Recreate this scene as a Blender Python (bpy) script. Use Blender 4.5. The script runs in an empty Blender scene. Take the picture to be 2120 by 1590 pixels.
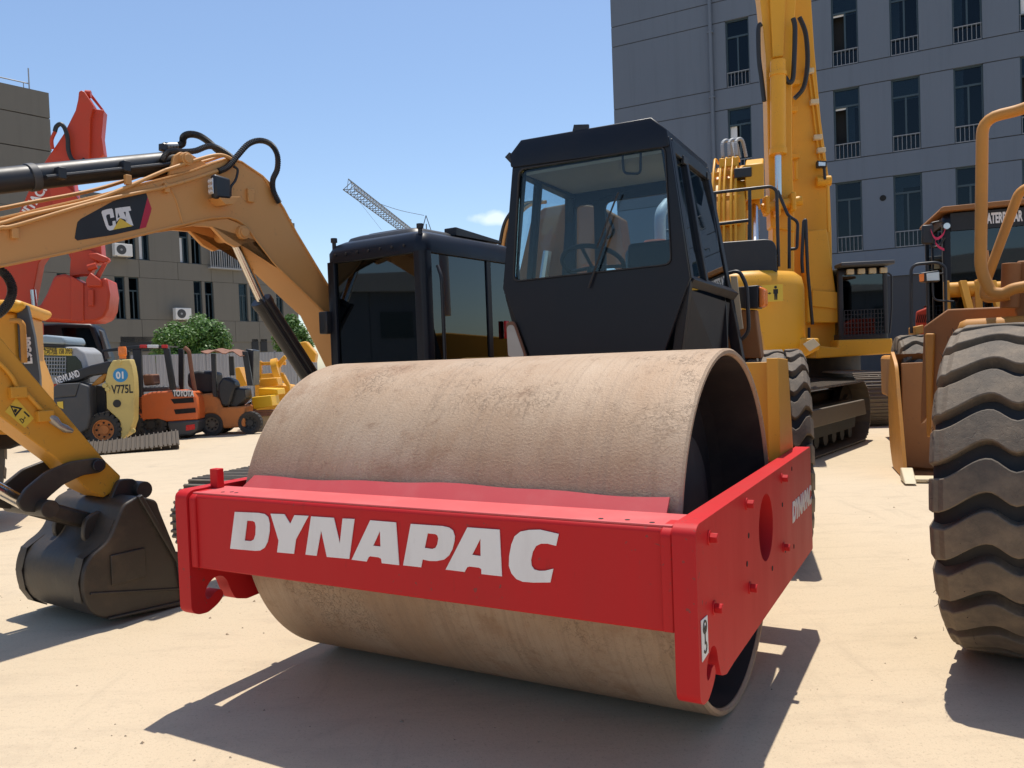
import bpy, bmesh, math, random
from mathutils import Vector, Matrix
from mathutils.geometry import tessellate_polygon
R = math.radians
random.seed(7)
SC = bpy.context.scene
COL = SC.collection
# ------------------------------------------------------------------ camera, sky, sun
CAM_H, CAM_F, CAM_P, CAM_R = 1.4987, 1650.0, 0.0275, 0.0370   # height, focal length in photo pixels, pitch down, roll
fw = Vector((0, math.cos(CAM_P), -math.sin(CAM_P)))
u0 = Vector((0, math.sin(CAM_P), math.cos(CAM_P))); r0 = Vector((1, 0, 0))
rt = r0*math.cos(CAM_R) - u0*math.sin(CAM_R); up = u0*math.cos(CAM_R) + r0*math.sin(CAM_R)
cd = bpy.data.cameras.new('camera'); cam = bpy.data.objects.new('camera', cd); COL.objects.link(cam)
cd.sensor_width = 36; cd.lens = 36*CAM_F/2120; cd.clip_end = 2000; cd.clip_start = 0.05
mw = Matrix((rt, up, -fw)).transposed().to_4x4(); mw.translation = (0, 0, CAM_H); cam.matrix_world = mw
SC.camera = cam
SUN_EL, SUN_AZ = R(74), math.atan2(0.26, 0.966)     # azimuth measured from +Y towards +X
w = bpy.data.worlds.new('World'); SC.world = w; w.use_nodes = True
nt = w.node_tree; nt.nodes.clear()
sky = nt.nodes.new('ShaderNodeTexSky'); sky.sky_type = 'NISHITA'; sky.sun_disc = False
sky.sun_elevation = SUN_EL; sky.sun_rotation = SUN_AZ; sky.altitude = 50; sky.air_density = 1.0; sky.dust_density = 0.7; sky.ozone_density = 2.0
bg = nt.nodes.new('ShaderNodeBackground'); bg.inputs[1].default_value = 0.14
out = nt.nodes.new('ShaderNodeOutputWorld')
hs = nt.nodes.new('ShaderNodeHueSaturation'); hs.inputs['Saturation'].default_value = 1.03
nt.links.new(sky.outputs[0], hs.inputs['Color']); nt.links.new(bg.outputs[0], out.inputs[0])
# one thin wisp of cloud low over the yard
tc = nt.nodes.new('ShaderNodeTexCoord')
cdir = (fw + rt*((1020-1060)/CAM_F) - up*((452-795)/CAM_F)).normalized()
mp = nt.nodes.new('ShaderNodeVectorMath'); mp.operation = 'SUBTRACT'; mp.inputs[1].default_value = cdir
sc_ = nt.nodes.new('ShaderNodeVectorMath'); sc_.operation = 'MULTIPLY'; sc_.inputs[1].default_value = (40, 40, 120)
ln = nt.nodes.new('ShaderNodeVectorMath'); ln.operation = 'LENGTH'
nz = nt.nodes.new('ShaderNodeTexNoise'); nz.inputs['Scale'].default_value = 55; nz.inputs['Detail'].default_value = 6
ma = nt.nodes.new('ShaderNodeMath'); ma.operation = 'MULTIPLY_ADD'; ma.inputs[1].default_value = 1.3; ma.inputs[2].default_value = -0.55
ad = nt.nodes.new('ShaderNodeMath'); ad.operation = 'ADD'
mr = nt.nodes.new('ShaderNodeMapRange'); mr.inputs[1].default_value = 0.55; mr.inputs[2].default_value = 1.25; mr.inputs[3].default_value = 0.45; mr.inputs[4].default_value = 0.0
mx = nt.nodes.new('ShaderNodeMix'); mx.data_type = 'RGBA'; mx.inputs[7].default_value = (8.2, 8.4, 8.8, 1)
nt.links.new(tc.outputs['Generated'], mp.inputs[0]); nt.links.new(mp.outputs[0], sc_.inputs[0]); nt.links.new(sc_.outputs[0], ln.inputs[0])
nt.links.new(tc.outputs['Generated'], nz.inputs['Vector']); nt.links.new(nz.outputs[0], ma.inputs[0]); nt.links.new(ma.outputs[0], ad.inputs[0]); nt.links.new(ln.outputs['Value'], ad.inputs[1])
nt.links.new(ad.outputs[0], mr.inputs[0]); nt.links.new(mr.outputs[0], mx.inputs[0]); nt.links.new(hs.outputs[0], mx.inputs[6]); nt.links.new(mx.outputs[2], bg.inputs[0])
sd = bpy.data.lights.new('sun', 'SUN'); sd.energy = 4.2; sd.angle = R(0.53); sd.color = (1.0, 0.94, 0.85)
sun = bpy.data.objects.new('sun', sd); COL.objects.link(sun)
sdir = Vector((math.cos(SUN_EL)*math.sin(SUN_AZ), math.cos(SUN_EL)*math.cos(SUN_AZ), math.sin(SUN_EL)))
sun.rotation_euler = sdir.to_track_quat('Z', 'Y').to_euler()
SC.view_settings.view_transform = 'Standard'; SC.view_settings.look = 'None'; SC.view_settings.gamma = 1; SC.view_settings.use_curve_mapping = False
SC.view_settings.exposure = 0.22
SC.render.engine = 'CYCLES'
SC.cycles.max_bounces = 8; SC.cycles.transparent_max_bounces = 16

# ------------------------------------------------------------------ helpers
def ray(px, py): return fw + rt*((px-1060)/CAM_F) - up*((py-795)/CAM_F)
CC = Vector((0, 0, CAM_H))
def gnd(px, py, z=0): d = ray(px, py); return CC + d*((z-CAM_H)/d.z)
def at(px, py, Y): d = ray(px, py); return CC + d*(Y/d.y)
def V(*a): return Vector(a)

class MB:
    def __init__(s): s.v = []; s.f = []
    def add(s, vs, fs):
        o = len(s.v); s.v += [tuple(v) for v in vs]; s.f += [[i+o for i in f] for f in fs]; return s
    def box(s, x0, x1, y0, y1, z0, z1):
        x0, x1 = sorted((x0, x1)); y0, y1 = sorted((y0, y1)); z0, z1 = sorted((z0, z1))
        return s.add([(x0,y0,z0),(x1,y0,z0),(x1,y1,z0),(x0,y1,z0),(x0,y0,z1),(x1,y0,z1),(x1,y1,z1),(x0,y1,z1)],
              [(0,3,2,1),(4,5,6,7),(0,1,5,4),(1,2,6,5),(2,3,7,6),(3,0,4,7)])
    def bar(s, a, b, wx, wz, upv=(0,0,1)):           # box along a-b
        a, b = Vector(a), Vector(b); d = (b-a).normalized(); uz = Vector(upv)
        if abs(d.dot(uz)) > .98: uz = Vector((0, 1, 0))
        sx = d.cross(uz).normalized()*wx/2; sz = sx.cross(d).normalized()*wz/2
        vs = [p+i*sx+j*sz for p in (a, b) for i, j in ((-1,-1),(1,-1),(1,1),(-1,1))]
        return s.add(vs, [(0,1,2,3),(4,7,6,5),(0,4,5,1),(1,5,6,2),(2,6,7,3),(3,7,4,0)])
    def prism(s, poly, axis, a0, a1, holes=()):      # 2D outline extruded along an axis: x:(y,z) y:(x,z) z:(x,y)
        def mk(p, a): return {'x': (a, p[0], p[1]), 'y': (p[0], a, p[1]), 'z': (p[0], p[1], a)}[axis]
        loops = [list(poly)]+[list(h) for h in holes]; flat = [p for l in loops for p in l]
        tris = tessellate_polygon([[Vector((p[0], p[1], 0)) for p in l] for l in loops])
        n = len(flat); vs = [mk(p, a0) for p in flat]+[mk(p, a1) for p in flat]
        fs = [tuple(t) for t in tris]+[tuple(i+n for i in reversed(t)) for t in tris]
        if len(loops) == 1: fs = [tuple(range(n)), tuple(range(2*n-1, n-1, -1))]
        o = 0
        for l in loops:
            m = len(l)
            for i in range(m): j = (i+1) % m; fs.append((o+i, o+j, o+j+n, o+i+n))
            o += m
        return s.add(vs, fs)
    def loft(s, rings, cap=True):
        n = len(rings[0]); vs = [p for r in rings for p in r]; fs = []
        for k in range(len(rings)-1):
            for i in range(n): j = (i+1) % n; fs.append((k*n+i, k*n+j, (k+1)*n+j, (k+1)*n+i))
        if cap: fs += [tuple(range(n))[::-1], tuple(range((len(rings)-1)*n, len(rings)*n))]
        return s.add(vs, fs)
    def tube(s, pts, r, n=8, cap=True):
        pts = [Vector(p) for p in pts]; rings = []; pv = None
        rs = r if isinstance(r, (list, tuple)) else [r]*len(pts)
        for i, p in enumerate(pts):
            d = ((pts[min(i+1, len(pts)-1)]-pts[max(i-1, 0)])).normalized()
            if pv is None: pv = d.orthogonal().normalized()
            pv = (pv-d*pv.dot(d)).normalized(); q = d.cross(pv)
            rings.append([p+(pv*math.cos(t)+q*math.sin(t))*rs[i] for t in [2*math.pi*k/n for k in range(n)]])
        return s.loft(rings, cap)
    def cyl(s, a, b, r, r2=None, n=20): return s.tube([a, b], [r, r if r2 is None else r2], n)
    def lathe(s, prof, axis='x', c=(0,0,0), n=48, a0=0, a1=2*math.pi):   # prof: (radius, offset along axis)
        full = abs(a1-a0-2*math.pi) < 1e-6; m = n if full else n+1; c = Vector(c); rings = []
        for k in range(m):
            t = a0+(a1-a0)*k/n; co, si = math.cos(t), math.sin(t); g = []
            for r_, a in prof:
                g.append(c+Vector({'x': (a, r_*si, r_*co), 'y': (r_*si, a, r_*co), 'z': (r_*co, r_*si, a)}[axis]))
            rings.append(g)
        p = len(prof); vs = [q for g in rings for q in g]; fs = []
        for k in range(m if full else m-1):
            for i in range(p-1): fs.append((k*p+i, k*p+i+1, ((k+1) % m)*p+i+1, ((k+1) % m)*p+i))
        return s.add(vs, fs)
    def xf(s, M):
        s.v = [tuple(M @ Vector(v)) for v in s.v]; return s
    def join(s, o, M=None): return s.add([(M @ Vector(v)) if M else v for v in o.v], o.f)
    def mesh(s, name, mat=None, smooth=None, merge=True):
        me = bpy.data.meshes.new(name); me.from_pydata(s.v, [], s.f)
        bm = bmesh.new(); bm.from_mesh(me)
        if merge: bmesh.ops.remove_doubles(bm, verts=bm.verts, dist=1e-5)
        bmesh.ops.recalc_face_normals(bm, faces=bm.faces); bm.to_mesh(me); bm.free()
        if smooth:
            for p in me.polygons: p.use_smooth = True
            me.set_sharp_from_angle(angle=R(smooth))
        if mat: me.materials.append(mat)
        return me
    def build(s, name, mat, parent=None, bevel=0, smooth=35, seg=2):
        o = bpy.data.objects.new(name, s.mesh(name, mat, smooth)); COL.objects.link(o)
        if parent is not None: o.parent = parent
        if bevel:
            b = o.modifiers.new('bevel', 'BEVEL'); b.width = bevel; b.segments = seg; b.limit_method = 'ANGLE'; b.angle_limit = R(38); b.use_clamp_overlap = True
        return o
def rounded(poly, r, n=5):                          # round the corners of a 2D outline; r number or list per corner
    out_ = []; m = len(poly)
    for i in range(m):
        p = Vector(poly[i]); a = Vector(poly[i-1]); b = Vector(poly[(i+1) % m]); rr = r[i] if isinstance(r, (list, tuple)) else r
        if rr <= 0: out_.append(tuple(p)); continue
        da, db = (a-p), (b-p); k = min(rr, da.length*.48, db.length*.48); s0, s1 = p+da.normalized()*k, p+db.normalized()*k
        for j in range(n+1):
            t = j/n; out_.append(tuple(s0*(1-t)**2+p*2*t*(1-t)+s1*t*t))
    return out_
def curve(pts, n=6):                                # Catmull-Rom through points
    P = [Vector(p) for p in pts]; o = []
    for i in range(len(P)-1):
        p0 = P[max(i-1, 0)]; p1 = P[i]; p2 = P[i+1]; p3 = P[min(i+2, len(P)-1)]
        for j in range(n):
            t = j/n; o.append(0.5*((2*p1)+(p2-p0)*t+(2*p0-5*p1+4*p2-p3)*t*t+(3*p1-p0-3*p2+p3)*t**3))
    return o+[P[-1]]
def fillet(pts, r, n=5):                            # 3D polyline with rounded corners (for bent pipes)
    P = [Vector(p) for p in pts]; o = [P[0]]
    for i in range(1, len(P)-1):
        a, p, b = P[i-1], P[i], P[i+1]; k = min(r, (a-p).length*.45, (b-p).length*.45)
        s0 = p+(a-p).normalized()*k; s1 = p+(b-p).normalized()*k
        for j in range(n+1): t = j/n; o.append(s0*(1-t)**2+p*2*t*(1-t)+s1*t*t)
    return o+[P[-1]]
def circ(cx, cy, r, n=24, a0=0.0): return [(cx+r*math.cos(a0+2*math.pi*i/n), cy+r*math.sin(a0+2*math.pi*i/n)) for i in range(n)]
class Fr:                                           # a thing's own frame: X to the viewer's right, Y away, Z up
    def __init__(s, loc, yaw): s.o = Vector(loc); s.yaw = yaw; s.M = Matrix.Translation(s.o) @ Matrix.Rotation(yaw, 4, 'Z'); s.I = s.M.inverted()
    def on(s, px, py, axis, val):                   # where the sight line through a photo pixel meets a plane of the frame
        c = s.I @ CC; d = s.I.to_3x3() @ ray(px, py); k = 'xyz'.index(axis); return c+d*((val-c[k])/d[k])
    def yz(s, pts, x): return [(q.y, q.z) for q in (s.on(a, b, 'x', x) for a, b in pts)]
    def xz(s, pts, y): return [(q.x, q.z) for q in (s.on(a, b, 'y', y) for a, b in pts)]
def thing(name, label, cat, fr, group=None):
    o = bpy.data.objects.new(name, None); COL.objects.link(o); o.empty_display_size = .3
    o.location = fr.o; o.rotation_euler = (0, 0, fr.yaw); return tag(o, label, cat, group)
def tag(o, label=None, cat=None, group=None, kind=None):
    if label: o['label'] = label
    if cat: o['category'] = cat
    if group: o['group'] = group
    if kind: o['kind'] = kind
    return o
def inst(src, parent, loc=None, rot=None, name=None, M=None):
    c = src.copy(); COL.objects.link(c); c.parent = parent
    if name: c.name = name
    if loc is not None: c.location = loc
    if rot is not None: c.rotation_euler = rot
    if M is not None: c.matrix_local = M
    return c
def copy_tree(o, parent=None):
    kids = list(o.children); c = o.copy(); COL.objects.link(c); c.parent = parent
    for k in kids: copy_tree(k, c)
    return c
def word(txt, name, mat, parent, M, size, depth=.003, bold=0.0, sx=1.0, shear=0.0, align='CENTER', spacing=1.0, fit=None):
    cu = bpy.data.curves.new(name, 'FONT'); cu.body = txt; cu.size = size; cu.extrude = depth; cu.offset = bold; cu.align_x = align; cu.align_y = 'CENTER'; cu.shear = shear; cu.space_character = spacing
    t = bpy.data.objects.new('tmp', cu); COL.objects.link(t)
    me = bpy.data.meshes.new_from_object(t.evaluated_get(bpy.context.evaluated_depsgraph_get())); bpy.data.objects.remove(t)
    if fit: xs_ = [v.co.x for v in me.vertices]; sx = fit/(max(xs_)-min(xs_))
    for v in me.vertices: v.co.x *= sx
    me.materials.clear(); me.materials.append(mat); me.name = name
    o = bpy.data.objects.new(name, me); COL.objects.link(o); o.parent = parent; o.matrix_local = M; return o
def facing(loc, xdir, updir):                       # local matrix whose x runs along xdir, y along updir
    x = Vector(xdir).normalized(); y = Vector(updir); y = (y-x*y.dot(x)).normalized(); z = x.cross(y)
    m = Matrix((x, y, z)).transposed().to_4x4(); m.translation = loc; return m

# ------------------------------------------------------------------ materials
MAT = {}
def N(nt, t, **k):
    n = nt.nodes.new('ShaderNode'+t)
    for a, b in k.items():
        if a.startswith('i_'): n.inputs[a[2:].replace('_', ' ')].default_value = b
        else: setattr(n, a, b)
    return n
def new_mat(name):
    m = bpy.data.materials.new(name); m.use_nodes = True; nt = m.node_tree; p = nt.nodes['Principled BSDF']; MAT[name] = m; return m, nt, p
def ramp(nt, src, p0, p1, c0=(0,0,0,1), c1=(1,1,1,1)):
    r = nt.nodes.new('ShaderNodeValToRGB'); r.color_ramp.elements[0].position = p0; r.color_ramp.elements[1].position = p1
    r.color_ramp.elements[0].color = c0; r.color_ramp.elements[1].color = c1; nt.links.new(src, r.inputs[0]); return r
def mixc(nt, fac, a, b, mode='MIX'):
    m = nt.nodes.new('ShaderNodeMix'); m.data_type = 'RGBA'; m.blend_type = mode
    for sock, val in ((0, fac), (6, a), (7, b)):
        if hasattr(val, 'links'): nt.links.new(val, m.inputs[sock])
        else: m.inputs[sock].default_value = val if sock == 0 else (*val[:3], 1)
    return m.outputs[2]
def coords(nt, scale=(1,1,1), space='Object'):
    t = nt.nodes.new('ShaderNodeTexCoord'); m = nt.nodes.new('ShaderNodeMapping'); m.inputs['Scale'].default_value = scale
    nt.links.new(t.outputs[space], m.inputs[0]); return m.outputs[0]
def noise(nt, vec, scale, detail=4, rough=.55):
    n = nt.nodes.new('ShaderNodeTexNoise'); n.inputs['Scale'].default_value = scale; n.inputs['Detail'].default_value = detail; n.inputs['Roughness'].default_value = rough
    nt.links.new(vec, n.inputs['Vector']); return n.outputs[0]
def bump(nt, p, h, strength, dist=.01):
    b = nt.nodes.new('ShaderNodeBump'); b.inputs['Strength'].default_value = strength; b.inputs['Distance'].default_value = dist
    nt.links.new(h, b.inputs['Height']); nt.links.new(b.outputs[0], p.inputs['Normal'])
def paint(name, col, rough=.4, dirt=.25, dcol=(.30,.24,.17), scale=3.0, metal=0.0, coat=0.0, bmp=.08, streak=False, spec=.5, chips=0.0):
    m, nt, p = new_mat(name); v = coords(nt, (1, 1, .25) if streak else (1, 1, 1))
    a = noise(nt, v, scale, 8, .65); b = noise(nt, v, scale*9, 5, .6)
    f = ramp(nt, a, .48, .78).outputs[0]
    mm = nt.nodes.new('ShaderNodeMath'); mm.operation = 'MULTIPLY'; mm.inputs[1].default_value = dirt; nt.links.new(f, mm.inputs[0])
    c = mixc(nt, mm.outputs[0], col, dcol)
    sp = ramp(nt, b, .66, .74).outputs[0]; m2 = nt.nodes.new('ShaderNodeMath'); m2.operation = 'MULTIPLY'; m2.inputs[1].default_value = dirt*.9; nt.links.new(sp, m2.inputs[0])
    c = mixc(nt, m2.outputs[0], c, tuple(x*.5 for x in dcol))
    if chips:                                       # small scuffs and chips, gathered in a few areas
        ck = ramp(nt, noise(nt, coords(nt), 46, 3, .5), .655, .68).outputs[0]; cz = ramp(nt, noise(nt, coords(nt), 2.4, 3, .5), .50, .62).outputs[0]
        cm_ = nt.nodes.new('ShaderNodeMath'); cm_.operation = 'MULTIPLY'; nt.links.new(ck, cm_.inputs[0]); nt.links.new(cz, cm_.inputs[1])
        c2 = nt.nodes.new('ShaderNodeMath'); c2.operation = 'MULTIPLY'; c2.inputs[1].default_value = chips; nt.links.new(cm_.outputs[0], c2.inputs[0]); c = mixc(nt, c2.outputs[0], c, (.10, .07, .055))
    nt.links.new(c, p.inputs['Base Color'])
    rr = nt.nodes.new('ShaderNodeMapRange'); rr.inputs[3].default_value = max(.05, rough-.1); rr.inputs[4].default_value = min(1, rough+.25); nt.links.new(a, rr.inputs[0]); nt.links.new(rr.outputs[0], p.inputs['Roughness'])
    p.inputs['Metallic'].default_value = metal; p.inputs['Coat Weight'].default_value = coat; p.inputs['Coat Roughness'].default_value = .15
    p.inputs['Specular IOR Level'].default_value = spec
    if bmp: bump(nt, p, b, bmp, .004)
    return m
def flat(name, col, rough=.5, metal=0.0, emit=None):
    m, nt, p = new_mat(name); p.inputs['Base Color'].default_value = (*col, 1); p.inputs['Roughness'].default_value = rough; p.inputs['Metallic'].default_value = metal
    v = coords(nt); a = noise(nt, v, 14, 4); rr = nt.nodes.new('ShaderNodeMapRange'); rr.inputs[3].default_value = max(.03, rough-.08); rr.inputs[4].default_value = min(1, rough+.12)
    nt.links.new(a, rr.inputs[0]); nt.links.new(rr.outputs[0], p.inputs['Roughness'])
    return m
def glass(name, tint, refl=.9, rough=.02, ior=1.5):
    m, nt, p = new_mat(name); nt.nodes.remove(p); o = nt.nodes['Material Output']
    tr = N(nt, 'BsdfTransparent'); tr.inputs[0].default_value = (*tint, 1); gl = N(nt, 'BsdfGlossy'); gl.inputs['Roughness'].default_value = rough; gl.inputs[0].default_value = (refl*.85, refl*.95, refl, 1)
    fr = N(nt, 'Fresnel'); fr.inputs[0].default_value = ior; mx = N(nt, 'MixShader')
    nt.links.new(fr.outputs[0], mx.inputs[0]); nt.links.new(tr.outputs[0], mx.inputs[1]); nt.links.new(gl.outputs[0], mx.inputs[2]); nt.links.new(mx.outputs[0], o.inputs[0]); return m
paint('red', (.53, .011, .014), .5, .26, (.30, .05, .04), 2.6, bmp=.06, streak=True, spec=.3, chips=.7)
paint('red_pale', (.60, .085, .085), .5, .3, (.62, .22, .20), 4.0)  # paler red for the beam's top shelf and scraper lip
paint('red_far', (.52, .045, .010), .4, .22, (.28, .10, .06), 2.5)
paint('orange', (.62, .13, .03), .4, .25, (.20, .12, .07), 3)
paint('orange_old', (.50, .17, .04), .6, .7, (.16, .08, .045), 3.5)
paint('boom_tan', (.61, .30, .092), .45, .18, (.50, .30, .13), 1.6, spec=.4, chips=.6)
paint('cat_yellow', (.66, .305, .030), .42, .25, (.34, .20, .07), 2.0, spec=.4, chips=.6)
paint('dig_yellow', (.74, .355, .020), .38, .2, (.40, .22, .05), 1.5, spec=.4, chips=.6)
paint('load_orange', (.54, .235, .035), .5, .45, (.22, .12, .055), 2.4)
paint('load_dark', (.30, .125, .035), .6, .5, (.16, .09, .05), 2.4)
paint('pale_yellow', (.60, .46, .15), .5, .35, (.25, .17, .10), 3)
paint('black', (.016, .017, .020), .38, .22, (.09, .075, .06), 3.0)
paint('black_matt', (.020, .020, .021), .62, .35, (.11, .09, .07), 3.5)
paint('cab_black', (.008, .010, .016), .30, .16, (.05, .04, .03), 2.0, bmp=.02, spec=.32)
paint('charcoal', (.055, .058, .062), .5, .25, (.14, .12, .10), 3)
paint('bucket_black', (.036, .029, .022), .42, .65, (.125, .09, .055), 3.2, bmp=.3)
paint('rust', (.23, .105, .06), .8, .6, (.10, .055, .04), 5)
paint('tracks', (.16, .135, .105), .6, .5, (.27, .215, .15), 7, metal=.35)
paint('track_dark', (.075, .058, .042), .65, .5, (.14, .105, .07), 7, metal=.2)
paint('steel', (.42, .40, .37), .4, .3, (.2, .16, .12), 5, metal=.8)
paint('grey_metal', (.33, .34, .35), .5, .25, (.2, .18, .15), 4)
paint('grey_blue', (.26, .33, .38), .45, .2, (.2, .18, .15), 3)
paint('cream', (.62, .52, .34), .6, .2, (.3, .22, .14), 4)
flat('chrome', (.66, .63, .59), .2, 1.0)
flat('white', (.72, .72, .70), .5); paint('decal_white', (.80, .78, .76), .55, .35, (.50, .44, .40), 6.0, streak=True, spec=.3); flat('decal_black', (.012, .012, .013), .5); flat('decal_red', (.45, .01, .035), .4)
flat('decal_yellow', (.70, .48, .05), .5); flat('decal_blue', (.03, .25, .50), .5); flat('amber', (.85, .22, .03), .25); flat('red_lens', (.6, .02, .02), .25)
flat('hose', (.018, .018, .019), .5); flat('dark', (.008, .008, .008), .8); flat('seat_black', (.015, .015, .017), .6)
flat('lamp', (.75, .75, .72), .15, .6); flat('ribbon', (.65, .03, .10), .6); flat('headliner', (.66, .60, .50), .8); flat('curtain', (.78, .79, .80), .9)
flat('yellow_sheet', (.80, .46, .01), .45)
glass('cab_glass', (.78, .85, .88), refl=.6); glass('tint_glass', (.10, .14, .16), ior=1.75); glass('win_glass', (.36, .43, .48), refl=.6); glass('skid_glass', (.35, .40, .42))
def rubber():
    m, nt, p = new_mat('rubber'); v = coords(nt); a = noise(nt, v, 5, 8, .7); b = noise(nt, v, 42, 4)
    c = mixc(nt, ramp(nt, a, .42, .68).outputs[0], (.115, .092, .068), (.235, .178, .12)); nt.links.new(c, p.inputs['Base Color']); p.inputs['Roughness'].default_value = .78
    vo = nt.nodes.new('ShaderNodeTexVoronoi'); vo.feature = 'DISTANCE_TO_EDGE'; vo.inputs['Scale'].default_value = 34
    mp = nt.nodes.new('ShaderNodeMix'); mp.data_type = 'VECTOR'; mp.inputs[0].default_value = .25; nt.links.new(v, mp.inputs[4])
    n3 = nt.nodes.new('ShaderNodeTexNoise'); n3.inputs['Scale'].default_value = 9; nt.links.new(v, n3.inputs['Vector']); nt.links.new(n3.outputs['Color'], mp.inputs[5]); nt.links.new(mp.outputs[1], vo.inputs['Vector'])
    cr = ramp(nt, vo.outputs[0], .0, .035).outputs[0]
    mm = nt.nodes.new('ShaderNodeMath'); mm.operation = 'MULTIPLY_ADD'; mm.inputs[1].default_value = .5; nt.links.new(cr, mm.inputs[0]); nt.links.new(b, mm.inputs[2])
    bump(nt, p, mm.outputs[0], .45, .004)
rubber()
paint('rubber_side', (.035, .033, .031), .8, .5, (.11, .09, .07), 5)
def drum_mat():
    m, nt, p = new_mat('drum_steel'); v = coords(nt); vs = coords(nt, (1, .22, .22))
    a = noise(nt, v, 1.6, 6, .6); b = noise(nt, v, 7, 8, .7); st = noise(nt, coords(nt, (7, .9, .9)), 2.0, 7, .7); fine = noise(nt, v, 90, 5, .7)
    c = mixc(nt, ramp(nt, a, .35, .68).outputs[0], (.375, .240, .140), (.475, .355, .245))
    sf = nt.nodes.new('ShaderNodeMath'); sf.operation = 'MULTIPLY'; sf.inputs[1].default_value = .6; nt.links.new(ramp(nt, st, .55, .75).outputs[0], sf.inputs[0])
    c = mixc(nt, sf.outputs[0], c, (.33, .20, .11))
    c = mixc(nt, ramp(nt, b, .60, .76).outputs[0], c, (.22, .125, .065))
    sc2 = noise(nt, coords(nt, (55, .7, .7)), 1.0, 4, .6); sm_ = nt.nodes.new('ShaderNodeMath'); sm_.operation = 'MULTIPLY'; sm_.inputs[1].default_value = .4; nt.links.new(ramp(nt, sc2, .50, .66).outputs[0], sm_.inputs[0]); c = mixc(nt, sm_.outputs[0], c, (.30, .21, .14))
    rb_ = nt.nodes.new('ShaderNodeMath'); rb_.operation = 'MULTIPLY'; rb_.inputs[1].default_value = .7; nt.links.new(ramp(nt, noise(nt, v, 1.9, 9, .75), .56, .70).outputs[0], rb_.inputs[0]); c = mixc(nt, rb_.outputs[0], c, (.29, .16, .085))
    patch = ramp(nt, noise(nt, v, 2.6, 6, .65), .50, .70).outputs[0]
    # flaking: thin wrinkled ridges of lifted scale
    wv = nt.nodes.new('ShaderNodeTexNoise'); wv.inputs['Scale'].default_value = 30; wv.inputs['Detail'].default_value = 8; wv.inputs['Roughness'].default_value = .62; nt.links.new(v, wv.inputs['Vector'])
    sb = nt.nodes.new('ShaderNodeMath'); sb.operation = 'SUBTRACT'; sb.inputs[1].default_value = .5; nt.links.new(wv.outputs[0], sb.inputs[0])
    ab = nt.nodes.new('ShaderNodeMath'); ab.operation = 'ABSOLUTE'; nt.links.new(sb.outputs[0], ab.inputs[0])
    rid = ramp(nt, ab.outputs[0], .0, .022, (1,1,1,1), (0,0,0,1)).outputs[0]
    rm = nt.nodes.new('ShaderNodeMath'); rm.operation = 'MULTIPLY'; nt.links.new(rid, rm.inputs[0]); nt.links.new(patch, rm.inputs[1])
    c = mixc(nt, ramp(nt, fine, .62, .70).outputs[0], c, (.21, .13, .085))
    nt.links.new(c, p.inputs['Base Color']); p.inputs['Roughness'].default_value = .62; p.inputs['Metallic'].default_value = .15
    s1 = nt.nodes.new('ShaderNodeMath'); s1.operation = 'MULTIPLY_ADD'; s1.inputs[1].default_value = .8; nt.links.new(fine, s1.inputs[0]); nt.links.new(rm.outputs[0], s1.inputs[2])
    bump(nt, p, s1.outputs[0], .7, .006)
drum_mat()
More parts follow.
